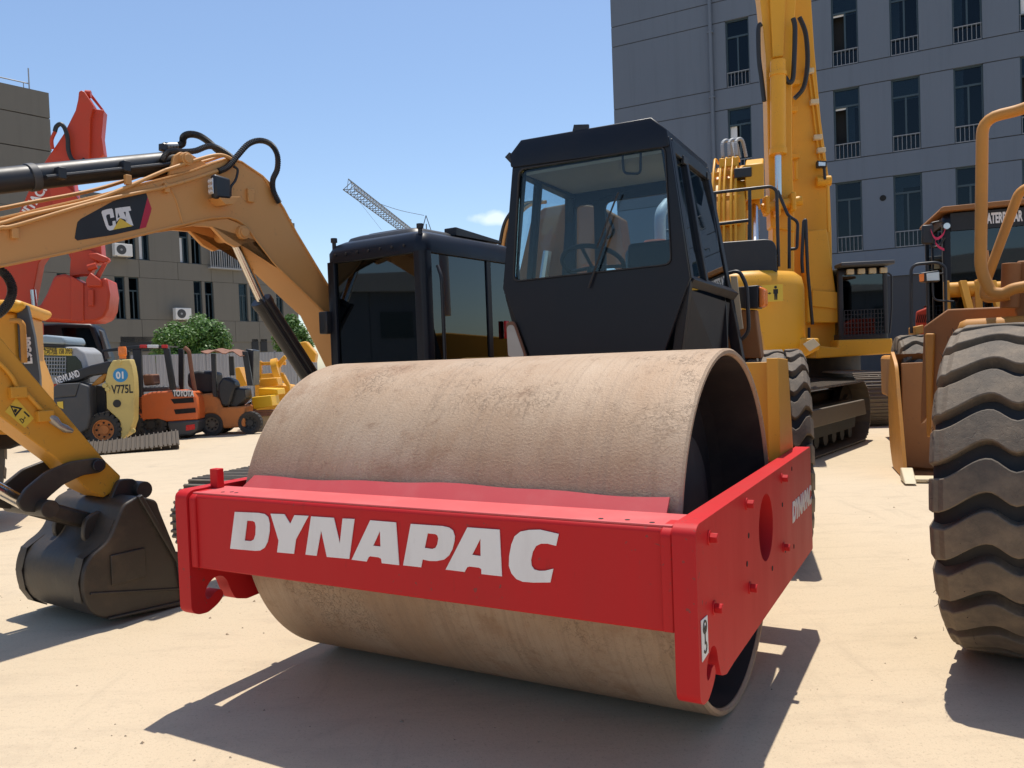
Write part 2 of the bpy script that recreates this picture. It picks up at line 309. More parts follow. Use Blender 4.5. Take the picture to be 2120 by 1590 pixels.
def ground_mat():
    m, nt, p = new_mat('concrete'); v = coords(nt)
    a = noise(nt, v, .35, 8, .6); b = noise(nt, v, 2.2, 8, .68); fine = noise(nt, v, 60, 6, .7); mid = noise(nt, v, 12, 6, .65)
    def part_(src, lo, hi, k): m_ = nt.nodes.new('ShaderNodeMath'); m_.operation = 'MULTIPLY'; m_.inputs[1].default_value = k; nt.links.new(ramp(nt, src, lo, hi).outputs[0], m_.inputs[0]); return m_.outputs[0]
    c = mixc(nt, ramp(nt, a, .3, .7).outputs[0], (.535, .430, .290), (.58, .472, .328))
    c = mixc(nt, part_(noise(nt, coords(nt, (.55, 1.9, 1)), 3.2, 11, .74), .50, .72, .55), c, (.40, .32, .225))     # fine smears across the yard
    c = mixc(nt, part_(noise(nt, coords(nt, (2.6, .35, 1)), 1.7, 9, .72), .57, .74, .45), c, (.33, .265, .19))      # tyre marks down the yard
    c = mixc(nt, part_(noise(nt, v, 1.1, 6, .6), .64, .74, .35), c, (.28, .225, .165))                               # old stains
    c = mixc(nt, part_(fine, .56, .68, .8), c, (.36, .285, .20))
    c = mixc(nt, part_(noise(nt, v, 170, 3, .6), .58, .68, .55), c, (.30, .235, .165))
    wv = nt.nodes.new('ShaderNodeMix'); wv.data_type = 'VECTOR'; wv.inputs[0].default_value = .22; nt.links.new(v, wv.inputs[4])
    nn = nt.nodes.new('ShaderNodeTexNoise'); nn.inputs['Scale'].default_value = 2.5; nn.inputs['Detail'].default_value = 6; nt.links.new(v, nn.inputs['Vector']); nt.links.new(nn.outputs['Color'], wv.inputs[5])
    vo = nt.nodes.new('ShaderNodeTexVoronoi'); vo.feature = 'DISTANCE_TO_EDGE'; vo.inputs['Scale'].default_value = .21; nt.links.new(wv.outputs[1], vo.inputs['Vector'])
    crk = ramp(nt, vo.outputs[0], .001, .005, (1,1,1,1), (0,0,0,1)).outputs[0]
    cm = nt.nodes.new('ShaderNodeMath'); cm.operation = 'MULTIPLY'; cm.inputs[1].default_value = .07; nt.links.new(crk, cm.inputs[0])
    c = mixc(nt, cm.outputs[0], c, (.17, .13, .09))
    nt.links.new(c, p.inputs['Base Color']); p.inputs['Roughness'].default_value = .85
    s1 = nt.nodes.new('ShaderNodeMath'); s1.operation = 'MULTIPLY_ADD'; s1.inputs[1].default_value = .6; nt.links.new(fine, s1.inputs[0]); s1.inputs[2].default_value = 0
    s2 = nt.nodes.new('ShaderNodeMath'); s2.operation = 'SUBTRACT'; nt.links.new(s1.outputs[0], s2.inputs[0]); nt.links.new(cm.outputs[0], s2.inputs[1])
    bump(nt, p, s2.outputs[0], .4, .006)
ground_mat()
def wall_mat(name, c0, c1, streak=.3):
    m, nt, p = new_mat(name); v = coords(nt); a = noise(nt, v, .35, 6, .6); s = noise(nt, coords(nt, (1.2, 1.2, .06)), 2.2, 7, .7); f = noise(nt, v, 30, 4)
    c = mixc(nt, a, c0, c1); mm = nt.nodes.new('ShaderNodeMath'); mm.operation = 'MULTIPLY'; mm.inputs[1].default_value = streak; nt.links.new(ramp(nt, s, .5, .75).outputs[0], mm.inputs[0])
    c = mixc(nt, mm.outputs[0], c, tuple(x*.62 for x in c0)); nt.links.new(c, p.inputs['Base Color']); p.inputs['Roughness'].default_value = .8; bump(nt, p, f, .2, .01)
wall_mat('wall_blue', (.118, .145, .186), (.138, .168, .212)); wall_mat('wall_brown', (.155, .145, .122), (.18, .168, .142)); wall_mat('wall_dark', (.05, .05, .055), (.065, .065, .07)); wall_mat('joint', (.045, .045, .05), (.05, .05, .055)); wall_mat('fence_grey', (.36, .37, .38), (.42, .43, .44))
flat('win_frame', (.035, .06, .075), .4); flat('rail_grey', (.24, .25, .27), .45); flat('room', (.03, .033, .036), .9)

# ------------------------------------------------------------------ ground
g = MB(); g.box(-400, 400, -150, 900, -.5, 0); go = g.build('ground', MAT['concrete'], smooth=None); tag(go, kind='structure')
gr = MB(); rg0 = random.Random(21)                     # loose grit scattered on the concrete
for k in range(350):
    y = 1.6+rg0.random()**1.8*11; x = rg0.uniform(-.75, .75)*y; s_ = rg0.choice((.003, .004, .005, .005, .007, .011)); a = rg0.uniform(0, 6.28); c_, d_ = math.cos(a)*s_, math.sin(a)*s_
    gr.add([(x+c_, y+d_, 0), (x-d_, y+c_*.8, 0), (x-c_, y-d_*.9, 0), (x+d_*.8, y-c_, 0), (x+c_*.3, y+d_*.2, s_*.9)], [(0,1,4), (1,2,4), (2,3,4), (3,0,4)])
paint('grit', (.33, .26, .18), .9, .5, (.10, .08, .06), 30); tag(gr.build('loose_grit', MAT['grit'], smooth=None), 'loose grit and small stones scattered over the concrete', 'grit', kind='stuff')
# ------------------------------------------------------------------ tyres
def lug_tyre(parent, c, Ro, W, rim, n=22, kind='chevron', rimmat='cat_yellow', name='wheel', lug_h=.05, side=1):
    """wheel part: tyre with its lugs, rim; axis along local X at c; side = which end shows the rim"""
    w_ = bpy.data.objects.new(name, None)
    hw = W/2; Rb = Ro-lug_h; rr = rim
    prof = [(rr, -hw*.80), (rr+.03, -hw*.96), ((rr+Rb)/2, -hw*1.0), (Rb-.05, -hw*.97), (Rb-.012, -hw*.86), (Rb, -hw*.6), (Rb+.004, 0), (Rb, hw*.6), (Rb-.012, hw*.86), (Rb-.05, hw*.97), ((rr+Rb)/2, hw*1.0), (rr+.03, hw*.96), (rr, hw*.80)]
    t = MB().lathe(prof, 'x', c, 64).build('wheel_tyre', MAT['rubber_side'], parent, smooth=50); t.name = 'tyre'
    def lugmesh(phi, d0, d1, w0, w1, samples=10):
        rings = []
        for i in range(samples+1):
            wq = w0+(w1-w0)*i/samples; a0 = phi(wq); aw = d0 if abs(wq) < .85 else d1
            edge = 1 if abs(wq) > .9 else 0
            ro = Ro-(.060 if abs(wq) > .97 else (.014 if abs(wq) > .86 else .0)); ri = Rb-.03-(.10 if abs(wq) > .97 else (.03 if abs(wq) > .86 else 0))
            x = wq*hw
            rings.append([(x, ri*math.sin(a0-aw*1.08), ri*math.cos(a0-aw*1.08)), (x, ro*math.sin(a0-aw), ro*math.cos(a0-aw)), (x, ro*math.sin(a0), ro*math.cos(a0)), (x, ro*math.sin(a0+aw), ro*math.cos(a0+aw)), (x, ri*math.sin(a0+aw*1.08), ri*math.cos(a0+aw*1.08))])
        return MB().loft(rings)
    pit = 2*math.pi/n; meshes = []
    if kind == 'wave':
        sm = lambda t: (lambda u: u*u*(3-2*u))(min(1, abs(t)))
        meshes = [(lugmesh(lambda q: pit*(-.46*sm((abs(q)-.30)/.60)*(1 if abs(q) >= .30 else 0)-.24*sm((abs(q)-.30)/.30)*(1 if abs(q) < .30 else 0)), pit*.325, pit*.34, -1.0, 1.0, 30), 0)]
    elif kind == 'chevron':
        meshes = [(lugmesh(lambda q: pit*1.1*(abs(q)), pit*.24, pit*.28, -1.0, .06), 0), (lugmesh(lambda q: pit*1.1*(abs(q)), pit*.24, pit*.28, -.06, 1.0), pit/2)]
    elif kind == 'diamond':
        meshes = [(lugmesh(lambda q: pit*.25*math.sin(q*9), pit*.30, pit*.34, -1.0, -.42, 6), 0), (lugmesh(lambda q: pit*.25*math.sin(q*9), pit*.34, pit*.34, -.36, .36, 8), pit/2), (lugmesh(lambda q: pit*.25*math.sin(q*9), pit*.30, pit*.34, .42, 1.0, 6), 0)]
    for mb, off in meshes:
        src = None
        for k in range(n):
            M = Matrix.Translation(Vector(c)) @ Matrix.Rotation(-(k*pit+off), 4, 'X')
            if src is None: src = mb.build('tread_lug', MAT['rubber'], t, bevel=.006 if Ro > .6 else 0, smooth=30); src.matrix_local = M
            else: inst(src, t, M=M)
    rm = MB(); s = side
    rm.lathe([(rr*1.0, hw*.82), (rr*.94, hw*.80), (rr*.90, hw*.55), (rr*.62, hw*.42), (rr*.58, hw*.30), (.001, hw*.30)], 'x', c, 40)
    if s < 0: rm.v = [(2*c[0]-v[0], v[1], v[2]) for v in rm.v]
    ro = rm.build('rim', MAT[rimmat], t, smooth=40)
    nb = MB()
    for k in range(8):
        a = k*math.pi/4; p = Vector((c[0]+s*hw*.33, c[1]+rr*.45*math.sin(a), c[2]+rr*.45*math.cos(a))); nb.cyl(p, p+Vector((s*.03, 0, 0)), .018, n=6)
    tag(nb.build('wheel_nuts', MAT['steel'], ro), kind='stuff')
    bpy.data.objects.remove(w_)
    return t

# ------------------------------------------------------------------ road roller
RF = Fr((-.003, 3.9043, 0), -.5092)
roller = thing('road_roller', 'road roller with rusty steel drum, red drum frame and black open-fronted cab', 'road roller', RF)
roller['label'] = 'red framed road roller with big rusty drum and black glazed cab'
DR, DHW, FW, FY0, FY1 = .762, 1.065, 1.197, -1.02, 1.187
d = MB(); d.lathe([(.60, -DHW+.32), (.72, -DHW+.29), (DR-.030, -DHW+.012), (DR-.022, -DHW), (DR-.008, -DHW), (DR, -DHW+.010), (DR, DHW-.010), (DR-.008, DHW), (DR-.022, DHW), (DR-.030, DHW-.012), (.72, DHW-.29), (.60, DHW-.32)], 'x', (0, 0, DR), 128)
drum = d.build('drum', MAT['drum_steel'], roller, smooth=30)
for s in (-1, 1):
    e = MB(); e.lathe([(DR-.034, s*(DHW-.014)), (.706, s*(DHW-.27))], 'x', (0, 0, DR), 96); e.build('drum_shade_rust', MAT['black_matt'], drum)  # black inner sheet painting in the drum's shade along with dark rust
    e = MB(); e.lathe([(.715, s*(DHW-.2)), (.70, s*(DHW-.285)), (.45, s*(DHW-.30)), (.40, s*(DHW-.22)), (.2, s*(DHW-.18)), (.001, s*(DHW-.18))], 'x', (0, 0, DR), 64)
    e.build('drum_end_disc', MAT['black_matt'], drum)
# side plates with rear-facing tow hooks
pl = [(FY0, .955), (FY0, .43), (-.985, .405), (-.93, .40), (-.87, .425), (-.835, .455), (-.85, .49), (-.885, .485), (-.91, .462), (-.935, .462), (-.945, .49), (-.925, .53), (-.88, .555), (-.84, .548), (-.815, .52), (-.80, .475), (-.77, .42), (-.70, .40), (-.60, .405), (FY1, .412), (FY1, .975), (FY0+.03, .975)]
pl = rounded(pl, [.03, .02, .015, .015, .02, .02, .015, .012, .012, .01, .012, .02, .02, .015, .015, .02, .015, .01, 0, .01, .01, .03], 3)
for s in (-1, 1):
    p = MB(); p.prism(pl, 'x', s*(FW-.076), s*FW, holes=[circ(.0, .768, .140, 40)])
    po = p.build('side_plate', MAT['red'], roller, bevel=.007)
    h = MB()
    for (by, bz, rot) in ((-.869, .908, .2), (-.343, .926, .5), (.359, .922, .1), (-.837, .670, .3), (-.328, .600, .7), (.359, .604, .4)):
        c = Vector((s*FW, by, bz)); h = MB(); h.tube([c-Vector((s*.004, 0, 0)), c+Vector((s*.005, 0, 0))], .024, 20); h.tube([c+Vector((s*.005, 0, 0)), c+Vector((s*.030, 0, 0))], .018, 6)
        h.build('bolt', MAT['red'], po, bevel=.002)
    hh = MB()
    for by, bz in ((-.32, .80), (-.36, .70), (.36, .80), (.40, .58), (.10, .57), (.62, .55), (.62, .93)):
        hh.cyl((s*(FW-.002), by, bz), (s*(FW+.0015), by, bz), .011, n=14)
    tag(hh.build('bolt_holes', MAT['dark'], po), kind='stuff')
# front cross beam: channel with a flat top shelf and a sloping scraper lip
bm_ = MB(); bm_.prism([(-1.0, .624), (-1.0, .950), (-.985, .962), (-.79, .955), (-.79, .925), (-.945, .92), (-.945, .66), (-.80, .655), (-.80, .624)], 'x', -FW+.080, FW-.080)
beam = bm_.build('front_beam', MAT['red'], roller, bevel=.008)
MB().box(-FW+.082, FW-.082, -.990, -.80, .9565, .9655).build('beam_shelf', MAT['red_pale'], beam, bevel=.003)
lip = MB()
nseg = 26
ed = [(-1.03+2.06*i/nseg) for i in range(nseg+1)]
rg = []
for x in ed:
    wv = .008*math.sin(x*4.2+1)+.004*math.sin(x*13)
    rg.append([(x, -.800, .948), (x+(.05 if x < -1 else 0), -.748+wv*.5, 1.014+wv*.7), (x+(.05 if x < -1 else 0), -.741+wv*.5, 1.010+wv*.7), (x, -.790, .944)])
lip.loft(rg); lip.build('scraper_lip', MAT['red_pale'], beam, smooth=40)
for s in (-1, 1):
    b = MB(); b.prism(rounded([(-1.012, .628), (-1.012, .945), (-.98, .966), (-.90, .966), (-.90, .628)], [.01, .03, .02, 0, 0]), 'x', s*(FW-.078), s*(FW-.118)); b.build('end_flange', MAT['red'], beam, bevel=.006)
tb = MB(); tb.box(-1.135, -1.085, -.875, -.835, .94, 1.055); tb.build('stop_tab', MAT['red'], beam, bevel=.004)
hb = MB()
for x, y in ((-.97, -.945), (-.93, -.93), (-.89, -.94), (.86, -.96), (.95, -.95), (1.04, -.965)):
    hb.cyl((x, y, .955), (x, y, .9665), .009, n=12)
tag(hb.build('shelf_holes', MAT['dark'], beam), kind='stuff')
rb = MB(); rb.box(-FW+.078, FW-.078, 1.02, FY1-.02, .48, .93); rb.build('rear_beam', MAT['red'], roller, bevel=.01)
# lettering, traced as flat decals on the beam
GL = {'D': ([(80,87),(225,93),(262,100),(283,118),(293,160),(292,205),(280,270),(262,305),(235,322),(205,324),(52,311)], [(155,140),(140,262),(178,265),(196,255),(206,225),(208,175),(203,150),(190,142)]),
 'Y': ([(298,98),(382,101),(418,160),(443,107),(529,111),(452,255),(440,342),(338,333),(347,262)], None),
 'N': ([(545,114),(683,123),(720,280),(737,127),(809,130),(777,373),(641,361),(606,198),(578,354),(511,347)], None),
 'A': ([(905,138),(1062,151),(1081,411),(976,399),(972,372),(955,363),(905,357),(894,364),(883,389),(792,378)], [(965,201),(923,293),(968,298)]),
 'P': ([(1152,160),(1345,173),(1385,182),(1409,200),(1420,235),(1418,265),(1405,315),(1385,352),(1355,377),(1310,386),(1265,385),(1224,376),(1215,424),(1106,412)], [(1255,217),(1237,306),(1282,313),(1303,305),(1314,285),(1320,250),(1315,230),(1302,222)]),
 'A2': ([(1497,181),(1693,195),(1707,479),(1583,465),(1582,435),(1568,426),(1510,419),(1495,424),(1480,452),(1365,438)], [(1577,248),(1526,348),(1578,356)]),
 'C': ([(2053,221),(2037,293),(1985,280),(1945,280),(1915,295),(1895,330),(1884,380),(1888,415),(1905,438),(1935,446),(1970,445),(2020,433),(2002,516),(1900,517),(1835,512),(1795,495),(1765,460),(1750,415),(1752,355),(1765,285),(1785,235),(1820,207),(1870,197),(1940,195)], None)}
for k, (o_, h_) in GL.items():
    cv = lambda l: RF.xz([(460+a/2.944, 1030+b/2.944) for a, b in l], -1.001)
    m = MB(); m.prism(cv(o_), 'y', -1.0015, -1.0045, holes=[cv(h_)] if h_ else ()); m.build('letter_'+k[0].lower(), MAT['decal_white'], beam, smooth=None)
word('DYNAPAC', 'side_lettering', MAT['decal_white'], roller, facing((FW+.001, .885, .712), (0, 1, 0), (0, 0, 1)), .130, .0015, .006, shear=.12, fit=.58)
sk = MB(); sk.prism([(-.995, .545), (-.925, .552), (-.925, .672), (-.995, .675)], 'x', FW+.001, FW+.003); so = sk.build('tow_sticker', MAT['white'], roller, smooth=None)
sk = MB(); ring = lambda y, z, a, b, t0, t1: [(y+a*math.sin(R(t)), z+a*math.cos(R(t))) for t in range(t0, t1+1, 15)]+[(y+b*math.sin(R(t)), z+b*math.cos(R(t))) for t in range(t1, t0-1, -15)]
sk.prism(ring(-.960, .645, .022, .015, -180, 165), 'x', FW+.0035, FW+.0045); sk.prism(ring(-.960, .580, .019, .011, -20, 250), 'x', FW+.0035, FW+.0045); sk.box(FW+.0035, FW+.0045, -.964, -.956, .598, .625)
sk.prism([(-.975, .64), (-.960, .652), (-.945, .64), (-.953, .64), (-.953, .632), (-.967, .632), (-.967, .64)], 'x', FW+.0035, FW+.0045)
sk.build('tow_symbol', MAT['decal_black'], so, smooth=None)
# yellow yoke bracket standing behind the drum on the right
yk = MB(); yk.prism([(.78, .94), (1.15, .96), (1.06, 1.46), (.80, 1.47)], 'x', 1.055, 1.115); yk.prism([(.86, .95), (.90, .95), (.90, 1.45), (.86, 1.45)], 'x', .88, 1.055)
yk.build('yoke_bracket', MAT['cat_yellow'], roller, bevel=.004)
# rear chassis, hood, wheels
ch = MB(); ch.box(-.62, .28, 1.22, 4.2, .62, 1.12); ch.box(-.16, .16, 1.1, 1.6, .55, .95); ch.build('rear_chassis', MAT['cat_yellow'], roller, bevel=.02)
hd = MB(); hd.prism(rounded([(2.60, 1.12), (4.35, 1.12), (4.45, 1.45), (4.30, 1.72), (2.65, 1.80)], [.02, .05, .1, .12, .05]), 'x', -.62, .32); hd.build('engine_hood', MAT['cat_yellow'], roller, bevel=.03)
for s in (-1, 1):
    tc_ = V(s*.80-.15, 2.95, 0); ty = lug_tyre(roller, (tc_.x, tc_.y, .76), .76, .50, .36, 24, 'diamond', 'cat_yellow', lug_h=.05, side=s); ty.matrix_local = Matrix.Translation(tc_) @ Matrix.Rotation(R(13), 4, 'Z') @ Matrix.Translation(-tc_)
# cab
CV0, CV1 = 1.30, 2.15      # front, rear (local y)
cbx0, cbx1 = -.66, .45
def pane(poly, y, name, mat, holes=(), t=.03, bev=.004, par=None): m = MB(); m.prism(poly, 'y', y, y+t, holes); return m.build(name, mat, par or roller, bevel=bev)
cab = MB()
fo = RF.xz([(1062,330),(1385,282),(1428,577),(1370,745),(1100,745),(1041,598)], CV0)
wi = rounded(RF.xz([(1074,350),(1378,302),(1391,548),(1062,584)], CV0), .05, 5)
front = pane(fo, CV0, 'cab', MAT['cab_black'], [wi], .035); front.name = 'cab_front_panel'
sl = MB(); loop_o, loop_i = wi, [((a-.12)*.985+.118, (b-2.45)*.98+2.45) for a, b in wi]
sl.prism(wi, 'y', CV0-.010, CV0+.004, [loop_i]); sl.build('window_seal', MAT['black_matt'], front)
pane(loop_i, CV0+.012, 'windscreen', MAT['cab_glass'], t=.006, bev=0, par=front)
# small corner lights in the lower front
for pts in ([(1052,668),(1068,664),(1095,742),(1056,742)],):
    q = rounded(RF.xz(pts, CV0), .03, 4); m = MB(); m.prism(q, 'y', CV0-.03, CV0-.012); m.build('corner_window_seal', MAT['rust'], front)
    q2 = [((a-q[0][0])*.86+q[0][0]+.006, (b-1.6)*.86+1.6) for a, b in q]; m = MB(); m.prism(q2, 'y', CV0-.034, CV0-.031); m.build('corner_window', MAT['steel'], front)
fl = {n: RF.on(*p, 'y', CV0) for n, p in dict(tl=(1062,330), tr=(1385,282), br=(1428,577), bl=(1041,598), lr=(1370,745), ll=(1100,745)).items()}
xr_t, xr_b, xl_t, xl_b = fl['tr'].x, fl['br'].x, fl['tl'].x, fl['bl'].x; zt, zb = fl['tr'].z, fl['br'].z
# right side: posts, door frame, glass
def quadbar(a, b, wx, wz, name, mat='cab_black', par=None): return MB().bar(a, b, wx, wz, (0,1,0)).build(name, MAT[mat], par or roller, bevel=.006)
for sx, xt, xb, nm in ((1, xr_t, xr_b, 'r'), (-1, xl_t, xl_b, 'l')):
    T0 = V(xt-sx*.03, CV0+.05, zt-.02); B0 = V(xb-sx*.03, CV0+.05, zb); T1 = V(xt-sx*.03, CV1, zt-.05); B1 = V(xb+sx*.03, CV1+.24, 1.40)
    quadbar(T0, B0, .07, .06, 'cab_post'); quadbar(T1, B1, .07, .08, 'cab_post'); quadbar(T0+V(0,0,-.02), T1+V(0,0,-.02), .07, .08, 'side_rail'); quadbar(B0, V(xb+sx*.02, CV1+.11, zb-.04), .06, .07, 'belt_rail')
    quadbar(B0, V(fl['lr'].x+sx*.02 if sx > 0 else fl['ll'].x, CV0+.10, 1.2), .06, .06, 'cab_post')
    mid0 = V(xt-sx*.02, CV0+.33, zt-.05); mid1 = V(xb-sx*.01, CV0+.36, zb-.02); quadbar(mid0, mid1, .05, .05, 'door_post')
    gm = MB(); gm.add([T0+V(sx*.01,0,-.05), T1+V(sx*.01,0,-.05), V(xb, CV1+.02, zb-.03), B0+V(sx*.01,0,0)], [(0,1,2,3)])
    gm.add([T0+V(sx*.016,0,-.05), T1+V(sx*.016,0,-.05), V(xb+sx*.006, CV1+.02, zb-.03), B0+V(sx*.016,0,0)], [(3,2,1,0)])
    gm.build('side_window', MAT['cab_glass'], roller, smooth=None)
    xf = fl['lr'].x if sx > 0 else fl['ll'].x; Pq = [V(xb-sx*.02, CV0+.06, zb-.06), V(xb+sx*.0, CV1+.10, zb-.10), V(xf+sx*.12, CV1+.22, 1.30), V(xf, CV0+.10, 1.30)]
    gm = MB(); gm.add([p+V(k*.02*sx, 0, 0) for k in (0, -1) for p in Pq], [(0,1,2),(0,2,3),(6,5,4),(7,6,4),(0,4,5,1),(1,5,6,2),(2,6,7,3),(3,7,4,0)]); gm.build('lower_door_panel', MAT['black_matt'], roller, smooth=None)
# rear wall with window
rw = [(xl_t, zt-.02), (xr_t, zt-.02), (xr_b, zb-.15), (xr_b, 1.25), (xl_b, 1.25), (xl_b, zb-.15)]
rwin = rounded([(xl_t+.30, zt-.16), (xr_t-.05, zt-.16), (xr_t-.02, zb+.0), (xl_t+.28, zb+.0)], .05, 4)
rwin2 = rounded([(xl_t+.06, zt-.16), (xl_t+.21, zt-.16), (xl_t+.20, zb+.0), (xl_t+.03, zb+.0)], .04, 4)
pane(rw, CV1, 'rear_panel', MAT['cab_black'], [rwin, rwin2], .03)
pane([(xl_t+.04, zt-.12), (xr_t, zt-.12), (xr_t, zb-.03), (xl_t, zb-.03)], CV1+.032, 'rear_window', MAT['cab_glass'], t=.005, bev=0)
# roof: peaked shell, cream underside
rp = RF.xz([(1058,345),(1055,322),(1079,290),(1349,243),(1381,268),(1386,300)], CV0); rcx = sum(p[0] for p in rp)/6
def roof_ring(y, s, dz): return [(rcx+(x-rcx)*s, y, z+dz) for x, z in rp]
rf = MB(); rf.loft([roof_ring(CV0-.012, .985, -.012), roof_ring(CV0-.004, 1.0, 0), roof_ring(CV1+.03, 1.0, -.03), roof_ring(CV1+.08, .96, -.06)]); ro = rf.build('roof', MAT['cab_black'], roller, bevel=.010)
for k in range(2): dy = CV0+.25+k*.55; MB().box(rp[5][0]-.01, rp[5][0]+.012, dy, dy+.10, rp[5][1]-.06, rp[5][1]-.01).build('door_hinge', MAT['black'], ro, bevel=.004)
wp_ = MB(); wp_.tube([RF.on(*p, 'y', CV0-.022) for p in [(1218,596),(1262,470)]], .007, 6); wp_.tube([RF.on(*p, 'y', CV0-.026) for p in [(1236,512),(1280,398)]], .006, 6); wp_.build('wiper', MAT['black'], front)
hl = MB(); hl.box(xl_t+.05, xr_t-.05, CV0+.06, CV1-.04, 2.745, 2.765); hl.build('headliner', MAT['headliner'], ro)
tbk = MB(); tbk.add([(-.22,1.30,2.93),(-.10,1.30,2.93),(-.10,1.30,2.985),(-.20,1.30,3.0),(-.22,1.315,2.93),(-.10,1.315,2.93),(-.10,1.315,2.985),(-.20,1.315,3.0)], [(0,1,2,3),(7,6,5,4),(0,4,5,1),(1,5,6,2),(2,6,7,3),(3,7,4,0)]); tbk.build('lamp_bracket', MAT['black'], ro)
tbk = MB(); tbk.prism(RF.xz([(1047,326),(1056,316),(1062,342)], CV0), 'y', CV0-.012, CV0+.03); tbk.build('lamp_bracket', MAT['black'], ro)
wm = MB(); wm.tube(fillet([(.10,CV0+.06,2.77),(.10,CV0+.07,2.66),(.21,CV0+.07,2.64),(.22,CV0+.06,2.77)], .03), .008); wm.build('wiper_motor_loop', MAT['black'], ro)
# inside: floor, dash, seat, steering wheel
for sx, xb, xl in ((1, xr_b, fl['lr'].x), (-1, xl_b, fl['ll'].x)):
    m = MB(); m.prism([(CV0+.06, zb-.08), (CV1+.18, zb-.12), (CV1+.2, 1.2), (CV0+.1, 1.2)], 'x', (xl if sx > 0 else xb)-sx*.07, (xl if sx > 0 else xb)-sx*.09); m.build('lower_side_panel', MAT['black_matt'], roller)
fi = MB(); fi.box(-.62, .45, CV0+.1, CV1, 1.28, 1.34); fi.build('cab_floor', MAT['black_matt'], roller)
st = MB(); cS = V(-.22, 1.58, 2.14); tilt = Matrix.Translation(cS) @ Matrix.Rotation(R(-28), 4, 'X'); st.tube([tilt @ V(.21*math.cos(a), .21*math.sin(a), 0) for a in [k*2*math.pi/28 for k in range(29)]], .016, 8, False)
for a in (.3, 2.8, 4.7): st.tube([tilt @ V(0,0,-.03), tilt @ V(.2*math.cos(a), .2*math.sin(a), 0)], .012, 6)
st.cyl(tilt @ V(0,0,-.03), V(-.20,1.50,1.4), .035); st.build('steering_wheel', MAT['seat_black'], roller)
se = MB(); se.prism(rounded([(1.62,1.72),(2.05,1.70),(2.09,2.30),(1.99,2.32),(1.93,1.86),(1.62,1.86)], .05), 'x', -.13, .27); se.box(-.03,.17,1.72,2.0,1.34,1.70); se.build('operator_seat', MAT['seat_black'], roller, bevel=.03)
dsh = MB(); dsh.box(-.35, -.05, 1.42, 1.62, 1.34, 1.98); dsh.build('dashboard', MAT['black_matt'], roller, bevel=.03)
# stack, air cleaner and lights
EY = 3.1
e0, e1 = RF.on(1366, 520, 'y', EY), RF.on(1366, 440, 'y', EY)
ex = MB(); ex.tube(fillet([e0-V(0,0,.4), e1, e1+V(.02,.16,.10)], .1), .048, 18); ex.build('exhaust_stack', MAT['white'], roller)
e0 = RF.on(1356, 498, 'y', 2.8); ac = MB(); ac.lathe([(.001,0),(.085,0),(.105,-.03),(.105,-.55),(.001,-.55)], 'z', (e0.x, 2.8, e0.z), 28); ac.build('air_cleaner', MAT['orange'], roller)
rl = MB(); rl.tube(fillet([RF.on(*p, 'y', 2.42) for p in [(1506,566),(1530,560),(1546,590),(1551,690),(1520,714)]], .07), .014, 10); rl.build('grab_handle', MAT['black'], roller)
ms = MB(); ms.prism(RF.xz([(1512,572),(1525,572),(1538,680),(1523,684)], 2.5), 'y', 2.5, 2.52); ms.build('mounting_strip', MAT['cream'], roller)
lt = MB(); lt.prism(RF.xz([(1528,594),(1570,590),(1570,638),(1532,638)], 2.55), 'y', 2.55, 2.70); lo = lt.build('light_housing', MAT['black'], roller, bevel=.008)
lt = MB(); lt.prism(RF.xz([(1571,592),(1582,598),(1582,632),(1571,637)], 2.555), 'y', 2.555, 2.695); lt.build('indicator_lens', MAT['amber'], lo, bevel=.012)
fd = MB(); fd.prism(RF.xz([(1500,640),(1563,641),(1576,742),(1500,742)], 2.6), 'y', 2.6, 2.72); fd.build('fender', MAT['load_dark'], roller, bevel=.01)
